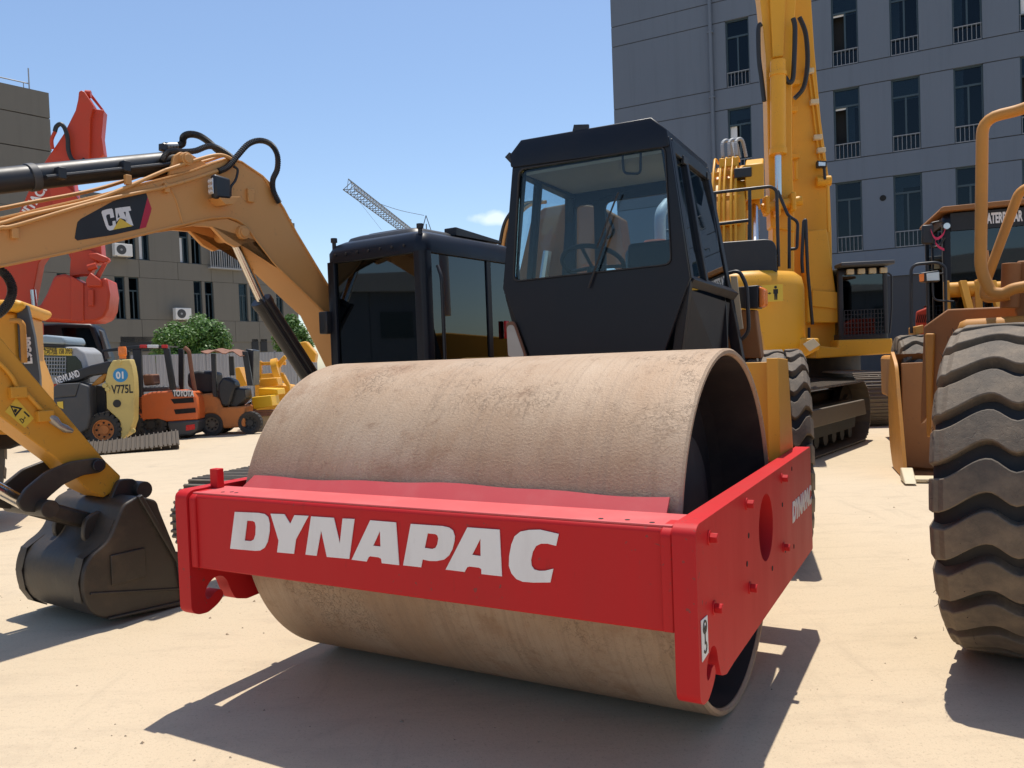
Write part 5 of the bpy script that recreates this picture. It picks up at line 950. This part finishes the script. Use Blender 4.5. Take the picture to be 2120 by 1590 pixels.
# corrugated fence
p0, p1 = gnd(285, 775+1.4987*1650/29), at(285, 775, 29); A = V(at(270, 775, 29).x, 29, 0); B = V(at(640, 775, 33).x, 33, 0)
ff = Fr(A, math.atan2(B.y-A.y, B.x-A.x)); fo_ = thing('sheet_fence', 'grey corrugated sheet fence behind the forklifts', 'fence', ff)
Lf = (B-A).length; npan = int(Lf/.9); src = None
pm = MB(); prof = []
for i in range(7): x = i*.128; prof += [(x, 0), (x+.04, 0), (x+.064, .03), (x+.104, .03)]
pm.prism(prof+[(p[0], p[1]+.008) for p in prof[::-1]], 'z', .05, 2.25)
for i in range(npan+1):
    if src is None: src = pm.build('fence_sheet', MAT['fence_grey'], fo_, smooth=None)
    else: inst(src, fo_, (i*.9, .0, 0))
for i in range(0, npan+1, 3): MB().box(i*.9-.03, i*.9+.03, .05, .11, 0, 2.3).build('fence_post', MAT['grey_metal'], fo_)
MB().box(0, Lf, .05, .09, 2.2, 2.26).build('fence_rail', MAT['grey_metal'], fo_)
# trees
def leaf_mat(n, c0, c1):
    m, nt, p = new_mat(n); oi = nt.nodes.new('ShaderNodeNewGeometry'); a = noise(nt, coords(nt), 3.0, 3)
    rd = nt.nodes.new('ShaderNodeMath'); rd.operation = 'MULTIPLY_ADD'; rd.inputs[1].default_value = .6; nt.links.new(oi.outputs['Random Per Island'], rd.inputs[0]); nt.links.new(a, rd.inputs[2])
    c = mixc(nt, ramp(nt, rd.outputs[0], .4, 1.0).outputs[0], c0, c1); nt.links.new(c, p.inputs['Base Color']); p.inputs['Roughness'].default_value = .5
    tr = N(nt, 'BsdfTranslucent'); nt.links.new(c, tr.inputs[0]); mx_ = N(nt, 'MixShader'); mx_.inputs[0].default_value = .28; nt.links.new(p.outputs[0], mx_.inputs[1]); nt.links.new(tr.outputs[0], mx_.inputs[2]); nt.links.new(mx_.outputs[0], nt.nodes['Material Output'].inputs[0]); return m
leaf_mat('leaves', (.045, .115, .018), (.13, .25, .05)); paint('bark', (.10, .075, .05), .9, .5, (.05, .04, .03), 8)
def tree(label, base, h, rx, rz, n=5200, seed=1):
    rg_ = random.Random(seed); fr_ = Fr(base, 0); t = thing('garden_tree', label, 'tree', fr_, 'trees by the fence')
    cz = h-rz
    tr_ = MB(); tr_.tube([(0,0,-.1), (.03,.02,cz*.5), (0,0,cz+.2)], [.13,.10,.07], 8)
    limbs = []
    for k in range(9):
        a = k*2.4; e = V(rx*.65*math.cos(a), rx*.65*math.sin(a), cz+rg_.uniform(-.35,.75)*rz); tr_.tube([(0,0,cz*.55+.05*k), e*.5+V(0,0,cz*.35), e], [.06,.04,.015], 6)
    tr_.build('trunk', MAT['bark'], t)
    cl = []
    for k in range(70):
        while True:
            v = V(rg_.uniform(-1,1), rg_.uniform(-1,1), rg_.uniform(-.8,1))
            if .35 < v.length < 1: break
        cl.append((V(v.x*rx*.85, v.y*rx*.85, cz+v.z*rz*.85), rg_.uniform(.20,.36)*rx))
    cr = MB()
    for k in range(n):
        c, r_ = rg_.choice(cl); d = V(rg_.gauss(0,1), rg_.gauss(0,1), rg_.gauss(0,1)).normalized()*r_*rg_.uniform(.6,1.05); p = c+d
        s_ = rg_.uniform(.06,.11); ax_ = V(rg_.gauss(0,1), rg_.gauss(0,1), rg_.gauss(0,.6)).normalized(); nn = (d.normalized()+V(rg_.gauss(0,.5), rg_.gauss(0,.5), .4+rg_.gauss(0,.4))).normalized()
        sd_ = ax_.cross(nn).normalized(); ax2 = nn.cross(sd_)
        cr.add([p-ax2*s_, p+sd_*s_*.45, p+ax2*s_, p-sd_*s_*.45], [(0,1,2,3)])
    me = bpy.data.meshes.new('crown'); me.from_pydata(cr.v, [], cr.f); me.materials.append(MAT['leaves']); o = bpy.data.objects.new('crown', me); COL.objects.link(o); o.parent = t
q = at(403, 780, 34.5); tree('round leafy green tree in front of the brown block', (q.x, 34.5, 0), 4.05, 1.62, 1.30, 16000, 3)
q = at(606, 765, 36); tree('small green tree half hidden behind the tan boom', (q.x, 36, 0), 4.0, .9, 1.2, 6000, 8)
# ------------------------------------------------------------------ red excavator
RX = Fr((at(150, 780, 21).x, 21, 0), .25)
er = thing('excavator', 'bright red excavator with folded stick and red bucket hanging behind the tan boom', 'excavator', RX, 'excavators parked in the yard')
sk_ = slab(RX, zpt([(960,235),(990,215),(1032,235),(1140,405),(1100,560),(1090,1000),(1060,1170),(530,1180),(580,1040),(780,740),(920,460),(950,330)]), -.6, .62, 'stick', 'red_far', er, .02)
slab(RX, zpt([(1105,440),(1265,455),(1235,780),(1265,1000),(1235,1030),(1090,1080),(1090,700)]), -.45, .40, 'stick_back', 'red_far', sk_, .02)
slab(RX, zpt([(1040,240),(1110,250),(1260,450),(1225,450),(1090,285)]), -.10, .10, 'stick_cheek', 'red_far', sk_, .01)
pbar(RX, zpt([(1040,262)])[0], zpt([(1110,268)])[0], -.3, .10, 'stick_pin', 'red_far', sk_)
slab(RX, [(92,350),(150,395),(205,470),(212,545),(150,545),(130,500)], -.55, .5, 'stick_lower', 'red_far', sk_, .02)
slab(RX, [(104,318),(150,372),(160,430),(80,545),(62,640),(58,720),(-60,720),(-30,640),(10,500),(44,430),(70,370)], -.2, .5, 'boom', 'red_far', er, .02)
word('HITACHI', 'boom_lettering', MAT['decal_white'], er, facing(RX.on(74, 412, 'y', -.21), RX.on(92, 386, 'y', -.21)-RX.on(58, 436, 'y', -.21), (-.6,0,.7)), .30, .004, .010, 1.0)
pbar(RX, (68,600), (76,680), -.5, .07, 'cylinder_rod', 'chrome', er); pbar(RX, (75,668), (77,720), -.5, .16, 'boom_cylinder', 'red_far', er)
hose(er, [RX.on(*p, 'y', -.75) for p in zpt([(670,720),(690,660),(740,630),(790,680),(825,800),(835,950),(880,1060),(960,1095),(1040,1060)])], .055)
hose(er, [RX.on(*p, 'y', -.7) for p in zpt([(675,715),(630,820),(640,930)])], .045, 'steel_pipe', 'red_far')
bkt = slab(RX, zp1([(335,1262),(400,1248),(440,1265),(520,1310),(640,1275),(665,1275),(682,1380),(672,1470),(645,1525),(590,1548),(440,1548),(190,1532),(190,1475),(250,1440),(290,1370)]), -1.0, 1.1, 'bucket', 'red_far', er, .06)
slab(RX, zp1([(438,1262),(520,1310),(520,1548),(440,1545)]), -1.04, .05, 'bucket_strap', 'red_far', bkt, .02)
slab(RX, zp1([(190,1475),(215,1462),(245,1532),(190,1532)]), -1.15, 1.3, 'bucket_lip', 'red_far', bkt, .02)
for k in range(4): q = RX.on(*zp1([(196,1495)])[0], 'y', -1.0+k*.3); MB().prism([(q.x-.22, q.z-.05), (q.x+.1, q.z-.1), (q.x+.1, q.z+.08)], 'y', q.y, q.y+.14).build('bucket_tooth', MAT['red_far'], bkt, bevel=.01)
slab(RX, zp1([(440,1110),(560,1100),(610,1130),(560,1260),(500,1260),(430,1270)]), -.7, .3, 'stick_nose', 'red_far', er, .03)
slab(RX, zp1([(545,1125),(600,1120),(670,1148),(678,1168),(650,1185),(600,1172),(560,1150)]), -.85, .25, 'tipping_link', 'red_far', er, .03)
slab(RX, zp1([(640,1180),(665,1180),(610,1290),(585,1390),(560,1390),(565,1300)]), -.9, .12, 'tipping_link', 'red_far', er, .03)
slab(RX, zp1([(560,1240),(625,1290),(630,1330),(540,1330),(530,1290)]), -1.1, .4, 'bucket_bracket', 'red_far', er, .03)
pbar(RX, zp1([(545,1215)])[0], zp1([(600,1200)])[0], -.9, .09, 'link_pin', 'red_far', er); slab(RX, zp1([(545,1345),(580,1345),(580,1450),(545,1450)]), -1.09, .05, 'bucket_rib', 'red_far', bkt, .02)
cb_ = slab(RX, zp5([(345,335),(400,312),(530,303),(820,310),(870,345),(985,660),(985,900),(345,900)]), 1.0, 1.1, 'cab', 'cab_black', er, .06)
slab(RX, zp5([(560,345),(818,350),(890,545),(640,560),(590,500)]), .985, .01, 'cab_window', 'win_glass', cb_, .0, .05)
slab(RX, zp5([(900,360),(930,380),(1000,620),(960,640)]), 1.0, .3, 'cab_pillar', 'charcoal', cb_, .02)
MB().box(-3.4, -.3, .2, 3.0, 1.1, 2.0).build('house', MAT['red_far'], er, bevel=.06)
for s in (0, 1): crawler(er, Matrix.Translation((-1.9+s*2.4, 1.4, 0)), 4.3, 1.0, .6, 44)
# ------------------------------------------------------------------ yellow wheel loader at the left edge
WF = Fr((at(-92, 927, 8.3).x, 8.3, 0), .35)
wl_ = thing('wheel_loader', 'yellow wheel loader with black corner pillar at the left edge of the yard', 'wheel loader', WF, 'wheel loaders in the yard')
zl = lambda l: [(a/9.93, 620+b/9.93) for a, b in l]
slab(WF, [(-260,640),(-40,640),(35,647),(39,739),(62,800),(62,900),(-260,900)], -.2, 1.3, 'engine_hood', 'cat_yellow', wl_, .03)
slab(WF, zl([(-2600,40),(0,0),(330,0),(430,30),(530,105),(345,272),(180,235),(-2600,235)]), -.35, 1.5, 'hood_cap', 'dig_yellow', wl_, .04)
slab(WF, zl([(345,276),(530,108),(560,125),(700,750),(810,1590),(830,2400),(600,2400),(450,1260),(390,1180)]), -.25, .12, 'corner_pillar', 'charcoal', wl_, .012)
ptube(WF, zl([(205,440),(400,435),(470,520),(500,1300)]), -.32, .028, 'grab_handle', 'load_orange', wl_, .06)
a0, a1 = WF.on(*zl([(600,1400)])[0], 'y', -.26), WF.on(*zl([(535,640)])[0], 'y', -.26)
word('L956F', 'model_lettering', MAT['decal_white'], wl_, facing((a0+a1)/2+V(0,-.003,0), a1-a0, (-1,0,0)), .10, .002, .005, (a1-a0).length/.30*.98)
wc = WF.on(-92, 927, 'y', 0)
lug_tyre(wl_, (0, 0, .80), .80, .60, .42, 20, 'chevron', 'dig_yellow', lug_h=.05, side=1)
slab(WF, [(-200,870),(60,880),(45,920),(20,930),(-200,940)], .4, .5, 'chassis', 'black_matt', wl_, .03)
slab(WF, [(28,985),(52,985),(50,1030),(30,1030)], -.3, .05, 'step', 'grey_metal', wl_, .01)
# ------------------------------------------------------------------ skid steer
KF = Fr(gnd(208, 927), .12)
sk = thing('skid_steer_loader', 'pale yellow skid steer loader with black lift arm and blue round sticker', 'skid steer loader', KF)
tw = slab(KF, zp5([(1030,645),(1185,635),(1205,700),(1222,800),(1230,935),(1225,1190),(1180,1320),(1105,1372),(1095,1200),(975,1085),(968,900),(960,830),(985,720)]), .0, .30, 'loader_tower', 'pale_yellow', sk, .02)
slab(KF, zp5([(1030,645),(1185,635),(1205,700),(1222,800),(1230,935),(1225,1190),(1180,1320),(1105,1372),(1095,1200),(975,1085),(968,900),(960,830),(985,720)]), 1.35, .30, 'loader_tower', 'pale_yellow', sk, .02)
cz5 = lambda x, y, yy=-.002: KF.on(*zp5([(x, y)])[0], 'y', yy)
c = cz5(1102, 780); m = MB(); m.prism(circ(c.x, c.z, .150, 28), 'y', -.006, -.002); so = m.build('round_sticker', MAT['decal_blue'], tw, smooth=None)
word('01', 'sticker_number', MAT['white'], so, facing((c.x, -.008, c.z-.01), (1,0,0), (0,0,1)), .20, .001, .008, .9)
c = cz5(1118, 912); word('V775L', 'model_lettering', MAT['decal_black'], tw, facing((c.x, -.003, c.z), (1,0,0), (0,0,1)), .25, .001, .006, fit=.44)
m = MB(); c = cz5(1070, 1040); m.prism(circ(c.x, c.z, .085, 16), 'y', -.004, -.001); m.build('burn_mark', MAT['decal_black'], tw, smooth=None)
for p in ((1090,660),(985,910),(1218,1290),(960,875)): c = cz5(*p); rod(tw, c-V(0,.03,0), c+V(0,.02,0), .05, 'pivot_bolt', 'pale_yellow', 10)
bcn = KF.on(*zp5([(1120,630)])[0], 'y', .12); m = MB(); m.lathe([(.001,.26),(.07,.26),(.085,.22),(.085,.08),(.07,.06),(.07,0),(.001,0)], 'z', (bcn.x, .14, bcn.z), 16); m.build('beacon', MAT['amber'], sk)
arm = slab(KF, zp5([(505,800),(830,690),(1010,645),(1015,760),(820,790),(720,835),(530,862)]), .02, .26, 'lift_arm', 'black', sk, .03)
slab(KF, zp5([(505,800),(830,690),(1010,645),(1015,760),(820,790),(720,835),(530,862)]), 1.37, .26, 'lift_arm', 'black', sk, .03)
c = cz5(618, 800, .016); word('NEWLAND', 'arm_lettering', MAT['decal_white'], arm, facing((c.x, .016, c.z), cz5(720,765)-cz5(515,835), (0,0,1)), .20, .001, .006, fit=.50)
cbn = slab(KF, zp5([(325,528),(700,520),(770,570),(800,680),(820,860),(345,860)]), .35, 1.0, 'cab', 'grey_metal', sk, .04)
slab(KF, zp5([(395,600),(690,605),(740,660),(770,790),(400,790)]), .338, .01, 'cab_window', 'skid_glass', cbn, 0)
wm_ = MB()
for k in range(9): a, b = cz5(400+k*25, 610, .33), cz5(395+k*25, 790, .33); wm_.cyl(a, b, .010, n=5)
for k in range(6): a, b = cz5(400, 615+k*34, .32), cz5(605, 618+k*34, .32); wm_.cyl(a, b, .010, n=5)
wm_.build('window_mesh', MAT['grey_metal'], cbn, smooth=None)
sg = slab(KF, zp5([(393,528),(660,535),(658,602),(393,596)]), .325, .008, 'phone_sign', 'decal_yellow', cbn, 0)
c = cz5(525, 565, .32); word('豫河制造 158 3955', 'sign_lettering', MAT['decal_black'], sg, facing((c.x, .322, c.z), (1,0,-.01), (0,0,1)), .16, .001, .003, fit=.60)
slab(KF, zp5([(310,418),(420,412),(575,428),(598,470),(590,500),(320,488)]), .30, 1.1, 'cab_roof', 'grey_blue', sk, .04)
slab(KF, zp5([(310,488),(590,505),(590,522),(320,520)]), .33, 1.04, 'roof_gasket', 'black', sk, .01)
slab(KF, zp5([(450,925),(520,862),(725,850),(690,972),(490,985)]), -.15, .7, 'bucket_top', 'charcoal', sk, .02)
slab(KF, zp5([(725,852),(810,880),(825,1150),(800,1270),(700,1330),(520,1330),(490,990),(690,975)]), -.15, 1.9, 'bucket', 'charcoal', sk, .03)
slab(KF, zp5([(520,1025),(575,1020),(578,1090),(530,1070)]), -.165, .01, 'bucket_decal', 'decal_yellow', sk, 0)
slab(KF, zp5([(820,860),(970,880),(970,1150),(880,1160),(830,1150)]), .25, 1.2, 'body', 'black_matt', sk, .03)
slab(KF, zp5([(820,880),(900,800),(980,745),(985,770),(930,850),(880,870)]), .1, .12, 'lift_cylinder', 'load_orange', sk, .02)
def side_wheel(parent, c, Ro, W, rim, rimmat):    # wheel whose axle runs along local Y (seen from the side)
    M = Matrix.Translation(c) @ Matrix.Rotation(R(-90), 4, 'Z')
    hw = W/2; t = MB().lathe([(rim,-hw*.8),(rim+.03,-hw*.96),((rim+Ro)/2,-hw),(Ro-.06,-hw*.96),(Ro-.03,-hw*.7),(Ro-.03,hw*.7),(Ro-.06,hw*.96),((rim+Ro)/2,hw),(rim+.03,hw*.96),(rim,hw*.8)], 'x', (0,0,0), 40).build('tyre', MAT['rubber_side'], parent, smooth=50); t.matrix_local = M
    n = 20; lg = MB(); lg.add([(x, y_, z_) for x in (-hw*1.0, hw*1.0) for y_, z_ in ((-.045, Ro-.07), (.045, Ro-.07), (.035, Ro), (-.035, Ro))], [(0,1,2,3),(7,6,5,4),(0,4,5,1),(1,5,6,2),(2,6,7,3),(3,7,4,0)]); src = None
    for k in range(n):
        Mk = Matrix.Rotation(2*math.pi*k/n, 4, 'X')
        if src is None: src = lg.build('tread_lug', MAT['rubber_side'], t, smooth=None); src.matrix_local = Mk
        else: inst(src, t, M=Mk)
    for s in (-1, 1): MB().lathe([(rim, s*hw*.82), (rim*.92, s*hw*.8), (rim*.88, s*hw*.5), (rim*.5, s*hw*.42), (rim*.45, s*hw*.6), (.001, s*hw*.6)], 'x', (0,0,0), 32).build('rim', MAT[rimmat], t, smooth=40)
    nb = MB()
    for k in range(8):
        a = k*math.pi/4; p = V(hw*.44, rim*.68*math.sin(a), rim*.68*math.cos(a)); nb.cyl(p, p+V(.02, 0, 0), .022, n=6)
    tag(nb.build('wheel_nuts', MAT['dark'], t), kind='stuff')
c = cz5(945, 1310); side_wheel(sk, (c.x, .12, .375), .375, .30, .22, 'orange_old'); side_wheel(sk, (c.x-1.12, .12, .375), .375, .30, .22, 'orange_old'); side_wheel(sk, (c.x, 1.5, .375), .375, .30, .22, 'orange_old'); side_wheel(sk, (c.x-1.12, 1.5, .375), .375, .30, .22, 'orange_old')
# ------------------------------------------------------------------ loose steel track on the ground
TF = Fr(gnd(240, 940), .42)
lt_ = thing('loose_track', 'loose brown steel track chain laid out on the concrete beside the skid steer', 'track chain', TF)
sh = MB(); sh.prism([(-.088,0),(-.088,.014),(-.05,.014),(-.045,.05),(-.03,.05),(-.025,.014),(.03,.014),(.034,.05),(.05,.05),(.055,.014),(.088,.014),(.088,0)], 'y', -.33, .33); src = None
ntr = 11
for i in range(ntr):
    t_ = i/(ntr-1); Mk = Matrix.Translation((-.62+i*.168, .30, .12+.12*max(0, t_-.3)+(.05*(1-t_*8) if t_ < .125 else 0))) @ Matrix.Rotation(R(15+6*t_), 4, 'X') @ Matrix.Rotation(R(-4), 4, 'Y')
    if src is None: src = sh.build('track_shoe', MAT['track_dark'], lt_, smooth=None); src.matrix_local = Mk
    else: inst(src, lt_, M=Mk)
lk = MB()
for i in range(ntr): x = -.62+i*.168; lk.box(x-.08, x+.08, .14, .20, .005, .06); lk.box(x-.08, x+.08, .42, .48, .005, .13)
tag(lk.build('chain_links', MAT['track_dark'], lt_, smooth=None), kind='stuff')
# ------------------------------------------------------------------ orange forklift
FF = Fr(gnd(372, 909), .10)
fk = thing('forklift', 'orange forklift with black overhead guard beside the skid steer', 'forklift', FF, 'forklifts by the fence')
f5 = lambda l, y, t, n, m, p=None, b=.02, r_=0: slab(FF, zp5(l), y, t, n, m, p or fk, b, r_)
bd_ = f5([(1228,985),(1385,935),(1570,922),(1745,930),(1790,985),(1808,1100),(1810,1185),(1520,1205),(1440,1180),(1330,1185),(1275,1215),(1255,1290),(1225,1295)], 0, 1.15, 'body', 'orange', None, .05)
f5([(1520,1206),(1810,1188),(1805,1285),(1740,1330),(1640,1340),(1545,1300)], -.02, 1.19, 'counterweight', 'charcoal', None, .05)
f5([(1562,1000),(1765,985),(1772,1030),(1590,1042)], -.012, .02, 'louvre', 'dark', bd_, 0); f5([(1590,1095),(1785,1080),(1790,1122),(1605,1138)], -.012, .02, 'louvre', 'dark', bd_, 0)
f5([(1570,920),(1750,928),(1770,975),(1590,978)], -.015, .02, 'name_panel', 'charcoal', bd_, 0)
c = FF.on(*zp5([(1678,950)])[0], 'y', -.02); word('TOYOTA', 'name_lettering', MAT['white'], bd_, facing((c.x, -.02, c.z), (1,0,-.06), (0,0,1)), .19, .002, .008, fit=.47)
f5([(1700,1240),(1780,1228),(1782,1275),(1700,1290)], -.03, .02, 'rear_lamp', 'red_lens', bd_, 0)
for y in (0, 1.02):
    f5([(1208,545),(1285,540),(1308,1140),(1258,1140)], y, .12, 'guard_post', 'black', None, .02); f5([(1488,530),(1545,530),(1605,912),(1550,915)], y, .10, 'guard_post', 'black', None, .02)
    f5([(930,548),(1240,508),(1535,505),(1535,535),(1240,545),(935,570)], y, .08, 'guard_rail', 'black', None, .01)
for k in range(7): x = 1260+k*40; f5([(x,508),(x+10,508),(x+10,520),(x,520)], .08, .95, 'guard_bar', 'black', None, 0)
for a, b, m_ in ((1275,1340,'red_lens'),(1345,1445,'white'),(1475,1530,'red_lens')): f5([(a,503),(b,503),(b,532),(a,532)], -.05, .05, 'guard_lamp', m_, None, .01)
f5([(1300,775),(1395,770),(1405,870),(1315,880)], .3, .5, 'operator_seat', 'rust', None, .04)
f5([(1290,890),(1530,880),(1540,920),(1290,935)], .15, .9, 'engine_cover', 'charcoal', None, .03)
c = FF.on(*zp5([(1390,1265)])[0], 'y', .1); side_wheel(fk, (c.x, .14, .36), .36, .26, .2, 'rubber_side'); side_wheel(fk, (c.x, 1.0, .36), .36, .26, .2, 'rubber_side')
c = FF.on(*zp5([(1700,1340)])[0], 'y', .3); side_wheel(fk, (c.x, .35, .27), .27, .2, .15, 'rubber_side')
for k in range(2): f5([(1150-k*5,560),(1180-k*5,560),(1200,1280),(1165,1280)], .2+k*.6, .1, 'mast_rail', 'black', None, .01)
# ------------------------------------------------------------------ old forklift with rusty canopy
GF = Fr(gnd(440, 902), .05)
gk = thing('forklift', 'worn orange forklift with curled rusty canopy sheet and scraped paint', 'forklift', GF, 'forklifts by the fence')
f6 = lambda l, y, t, n, m, p=None, b=.02: slab(GF, zp6(l), y, t, n, m, p or gk, b)
f6([(395,670),(540,655),(570,700),(600,705),(605,770),(780,760),(785,925),(610,935),(590,860),(545,820),(480,820),(440,850),(420,890),(400,800)], 0, 1.1, 'body', 'orange_old', None, .04)
cn = MB(); ring_ = []
for k in range(13):
    x, y_ = 440+k*28, 330-14*math.sin(k/12*math.pi)+6*math.sin(k*1.3)+k*1.5; a = GF.on(*zp6([(x, y_)])[0], 'y', -.05); ring_.append([V(a.x, -.08, a.z-.06*math.sin(k*.7)**2), V(a.x, .5, a.z+.05), V(a.x, 1.15, a.z), V(a.x, 1.15, a.z-.02), V(a.x, .5, a.z+.03), V(a.x, -.08, a.z-.02-.06*math.sin(k*.7)**2)])
cn.loft(ring_); cn.build('canopy_sheet', MAT['rust'], gk)
for l, y in (([(515,350),(550,350),(562,690),(528,690)], 0), ([(515,350),(550,350),(562,690),(528,690)], 1.0), ([(655,370),(690,370),(700,520),(662,520)], .3), ([(760,330),(800,330),(845,600),(800,600)], 0), ([(260,310),(300,310),(300,640),(262,640)], .8)): f6(l, y, .09, 'guard_post', 'black', None, .01)
f6([(790,310),(850,320),(848,600),(800,600)], .2, .6, 'mast', 'black', None, .02)
ex_ = MB(); ex_.tube(fillet([GF.on(*p, 'y', -.1) for p in zp6([(310,300),(345,330),(365,480),(395,655)])], .1), .05, 10); ex_.build('exhaust_pipe', MAT['rust'], gk)
f6([(570,590),(610,530),(690,560),(705,600),(660,760),(600,760),(570,680)], -.05, .5, 'gas_tank', 'black', None, .05)
f6([(330,500),(420,480),(540,500),(555,660),(400,665),(330,600)], .2, .7, 'seat_cover', 'seat_black', None, .06)
f6([(660,620),(780,625),(790,700),(720,770),(650,760)], .1, .6, 'control_box', 'black', None, .03)
c = GF.on(*zp6([(522,905)])[0], 'y', 0); side_wheel(gk, (c.x, .10, .27), .27, .22, .17, 'tracks'); side_wheel(gk, (c.x, .95, .27), .27, .22, .17, 'tracks'); c = GF.on(*zp6([(820,890)])[0], 'y', 0); side_wheel(gk, (c.x, .1, .27), .27, .22, .17, 'black')
# ------------------------------------------------------------------ parts on pallets and more yellow machines behind
PF = Fr(gnd(548, 893), .0)
pt = thing('timber_pallet', 'timber pallet on a cream crate beside the worn forklift', 'pallet', PF)
f7 = lambda l, y, t, n, m, p, b=.015: slab(PF, zp6(l), y, t, n, m, p, b)
for k in range(5): f7([(735,800),(1060,785),(1060,800),(735,815)], k*.24, .16, 'deck_board', 'rust', pt, .005)
for k in range(3): f7([(745,815),(1060,803),(1060,835),(745,838)], k*.5, .09, 'bearer', 'rust', pt, .005)
f7([(865,838),(1040,835),(1040,965),(865,965)], .2, .7, 'crate', 'cream', pt, .01)
ys = tag(f7([(833,700),(840,690),(985,675),(1000,760),(850,786)], .05, .7, 'sheet_metal_cover', 'yellow_sheet', None, .02), 'yellow folded sheet cover lying lowest on the timber pallet', 'machine cover', 'yellow covers piled at the pallet')
def free(o, fr_): o.matrix_world = fr_.M
free(ys, PF)
y2 = tag(f7([(890,620),(1035,625),(1042,670),(945,678),(890,690)], .5, .7, 'sheet_metal_cover', 'yellow_sheet', None, .02), 'yellow curved sheet cover propped above the folded one', 'machine cover', 'yellow covers piled at the pallet'); free(y2, PF)
y3 = tag(f7([(900,545),(1030,535),(1045,600),(950,612),(890,612)], 1.2, .5, 'sheet_metal_cover', 'dig_yellow', None, .03), 'yellow hood cover on top of the pile behind the pallet', 'machine cover', 'yellow covers piled at the pallet'); free(y3, PF)
y4 = tag(f7([(740,795),(800,740),(835,720),(845,785)], .1, .5, 'sheet_metal_scrap', 'chrome', None, .01), 'bright bare metal sheet at the left end of the pallet', 'metal sheet'); free(y4, PF)
YF = Fr(at(585, 778, 25)*1.0, .1); YF = Fr((at(585, 778, 25).x, 25, 0), .1)
yl = thing('loader_frame', 'yellow loader lift frame with crossbars parked behind the pallet', 'loader frame', YF)
f8 = lambda l, y, t, n, m='dig_yellow', b=.02: slab(YF, zp6(l), y, t, n, m, yl, b)
f8([(855,410),(910,405),(915,560),(860,560)], 0, .2, 'upright'); f8([(905,415),(1100,408),(1100,438),(905,440)], .1, .2, 'crossbar'); f8([(860,510),(1080,495),(1135,600),(1135,640),(1060,535),(860,545)], .0, .25, 'lift_arm'); f8([(1000,455),(1090,360),(1110,385),(1045,475)], -.1, .15, 'cylinder')
pbar(YF, zp6([(1005,470)])[0], zp6([(1050,460)])[0], -.15, .32, 'pivot', 'dig_yellow', yl, 20); f8([(705,460),(740,455),(800,600),(720,610)], .3, .8, 'side_panel'); f8([(860,560),(1135,600),(1135,860),(860,860)], .4, 1.2, 'body', 'dig_yellow', .05)
f8([(1195,265),(1260,250),(1340,350),(1330,420),(1280,400),(1240,330)], .5, .6, 'hood', 'dig_yellow', .04)
# ------------------------------------------------------------------ tower crane beyond
KR = Fr((0, 0, 0), 0)
tip, root_ = at(722, 392, 70), at(848, 486, 92); mast = at(884, 500, 94)
kf = Fr((mast.x, mast.y, 0), 0); kr = thing('tower_crane', 'distant grey lattice tower crane jib rising over the black cab', 'tower crane', kf)
flat('crane_grey', (.10, .11, .12), .6)
def lattice(parent, a, b, w_, n, r_, name):
    a, b = a-kf.o, b-kf.o; d = (b-a).normalized(); s = d.cross(V(0,0,1)).normalized()*w_/2; u = s.cross(d).normalized()*w_*.9; m = MB()
    for o in (-s, s, u): m.tube([a+o, b+o], r_*1.3, 5)
    for k in range(n):
        p, q_ = a+(b-a)*k/n, a+(b-a)*(k+1)/n; m.tube([p-s, q_+u], r_, 4); m.tube([p+s, q_+u], r_, 4); m.tube([q_-s, p+u], r_*.8, 4); m.tube([q_+s, p+u], r_*.8, 4); m.tube([p-s, p+s], r_, 4)
    return m.build(name, MAT['crane_grey'], parent, smooth=None)
lattice(kr, tip, root_+(root_-tip)*.15, 1.0, 26, .035, 'jib')
top_ = at(882, 446, 94); lattice(kr, V(mast.x, mast.y, .1), V(mast.x, mast.y, top_.z-1.0), 1.3, 24, .05, 'mast')
m = MB(); m.tube([top_-kf.o, V(mast.x-.6, mast.y, top_.z-2)-kf.o], .06, 4); m.tube([top_-kf.o, V(mast.x+.6, mast.y, top_.z-2)-kf.o], .06, 4); m.build('tower_head', MAT['crane_grey'], kr, smooth=None)
hose(kr, [at(786, 422, 82)-kf.o, at(830, 436, 88)-kf.o, at(878, 446, 94)-kf.o], .03, 'pendant_line', 'crane_grey', n=4); hose(kr, [at(736, 408, 72)-kf.o, at(790, 476, 80)-kf.o], .012, 'hoist_line', 'crane_grey', n=4)
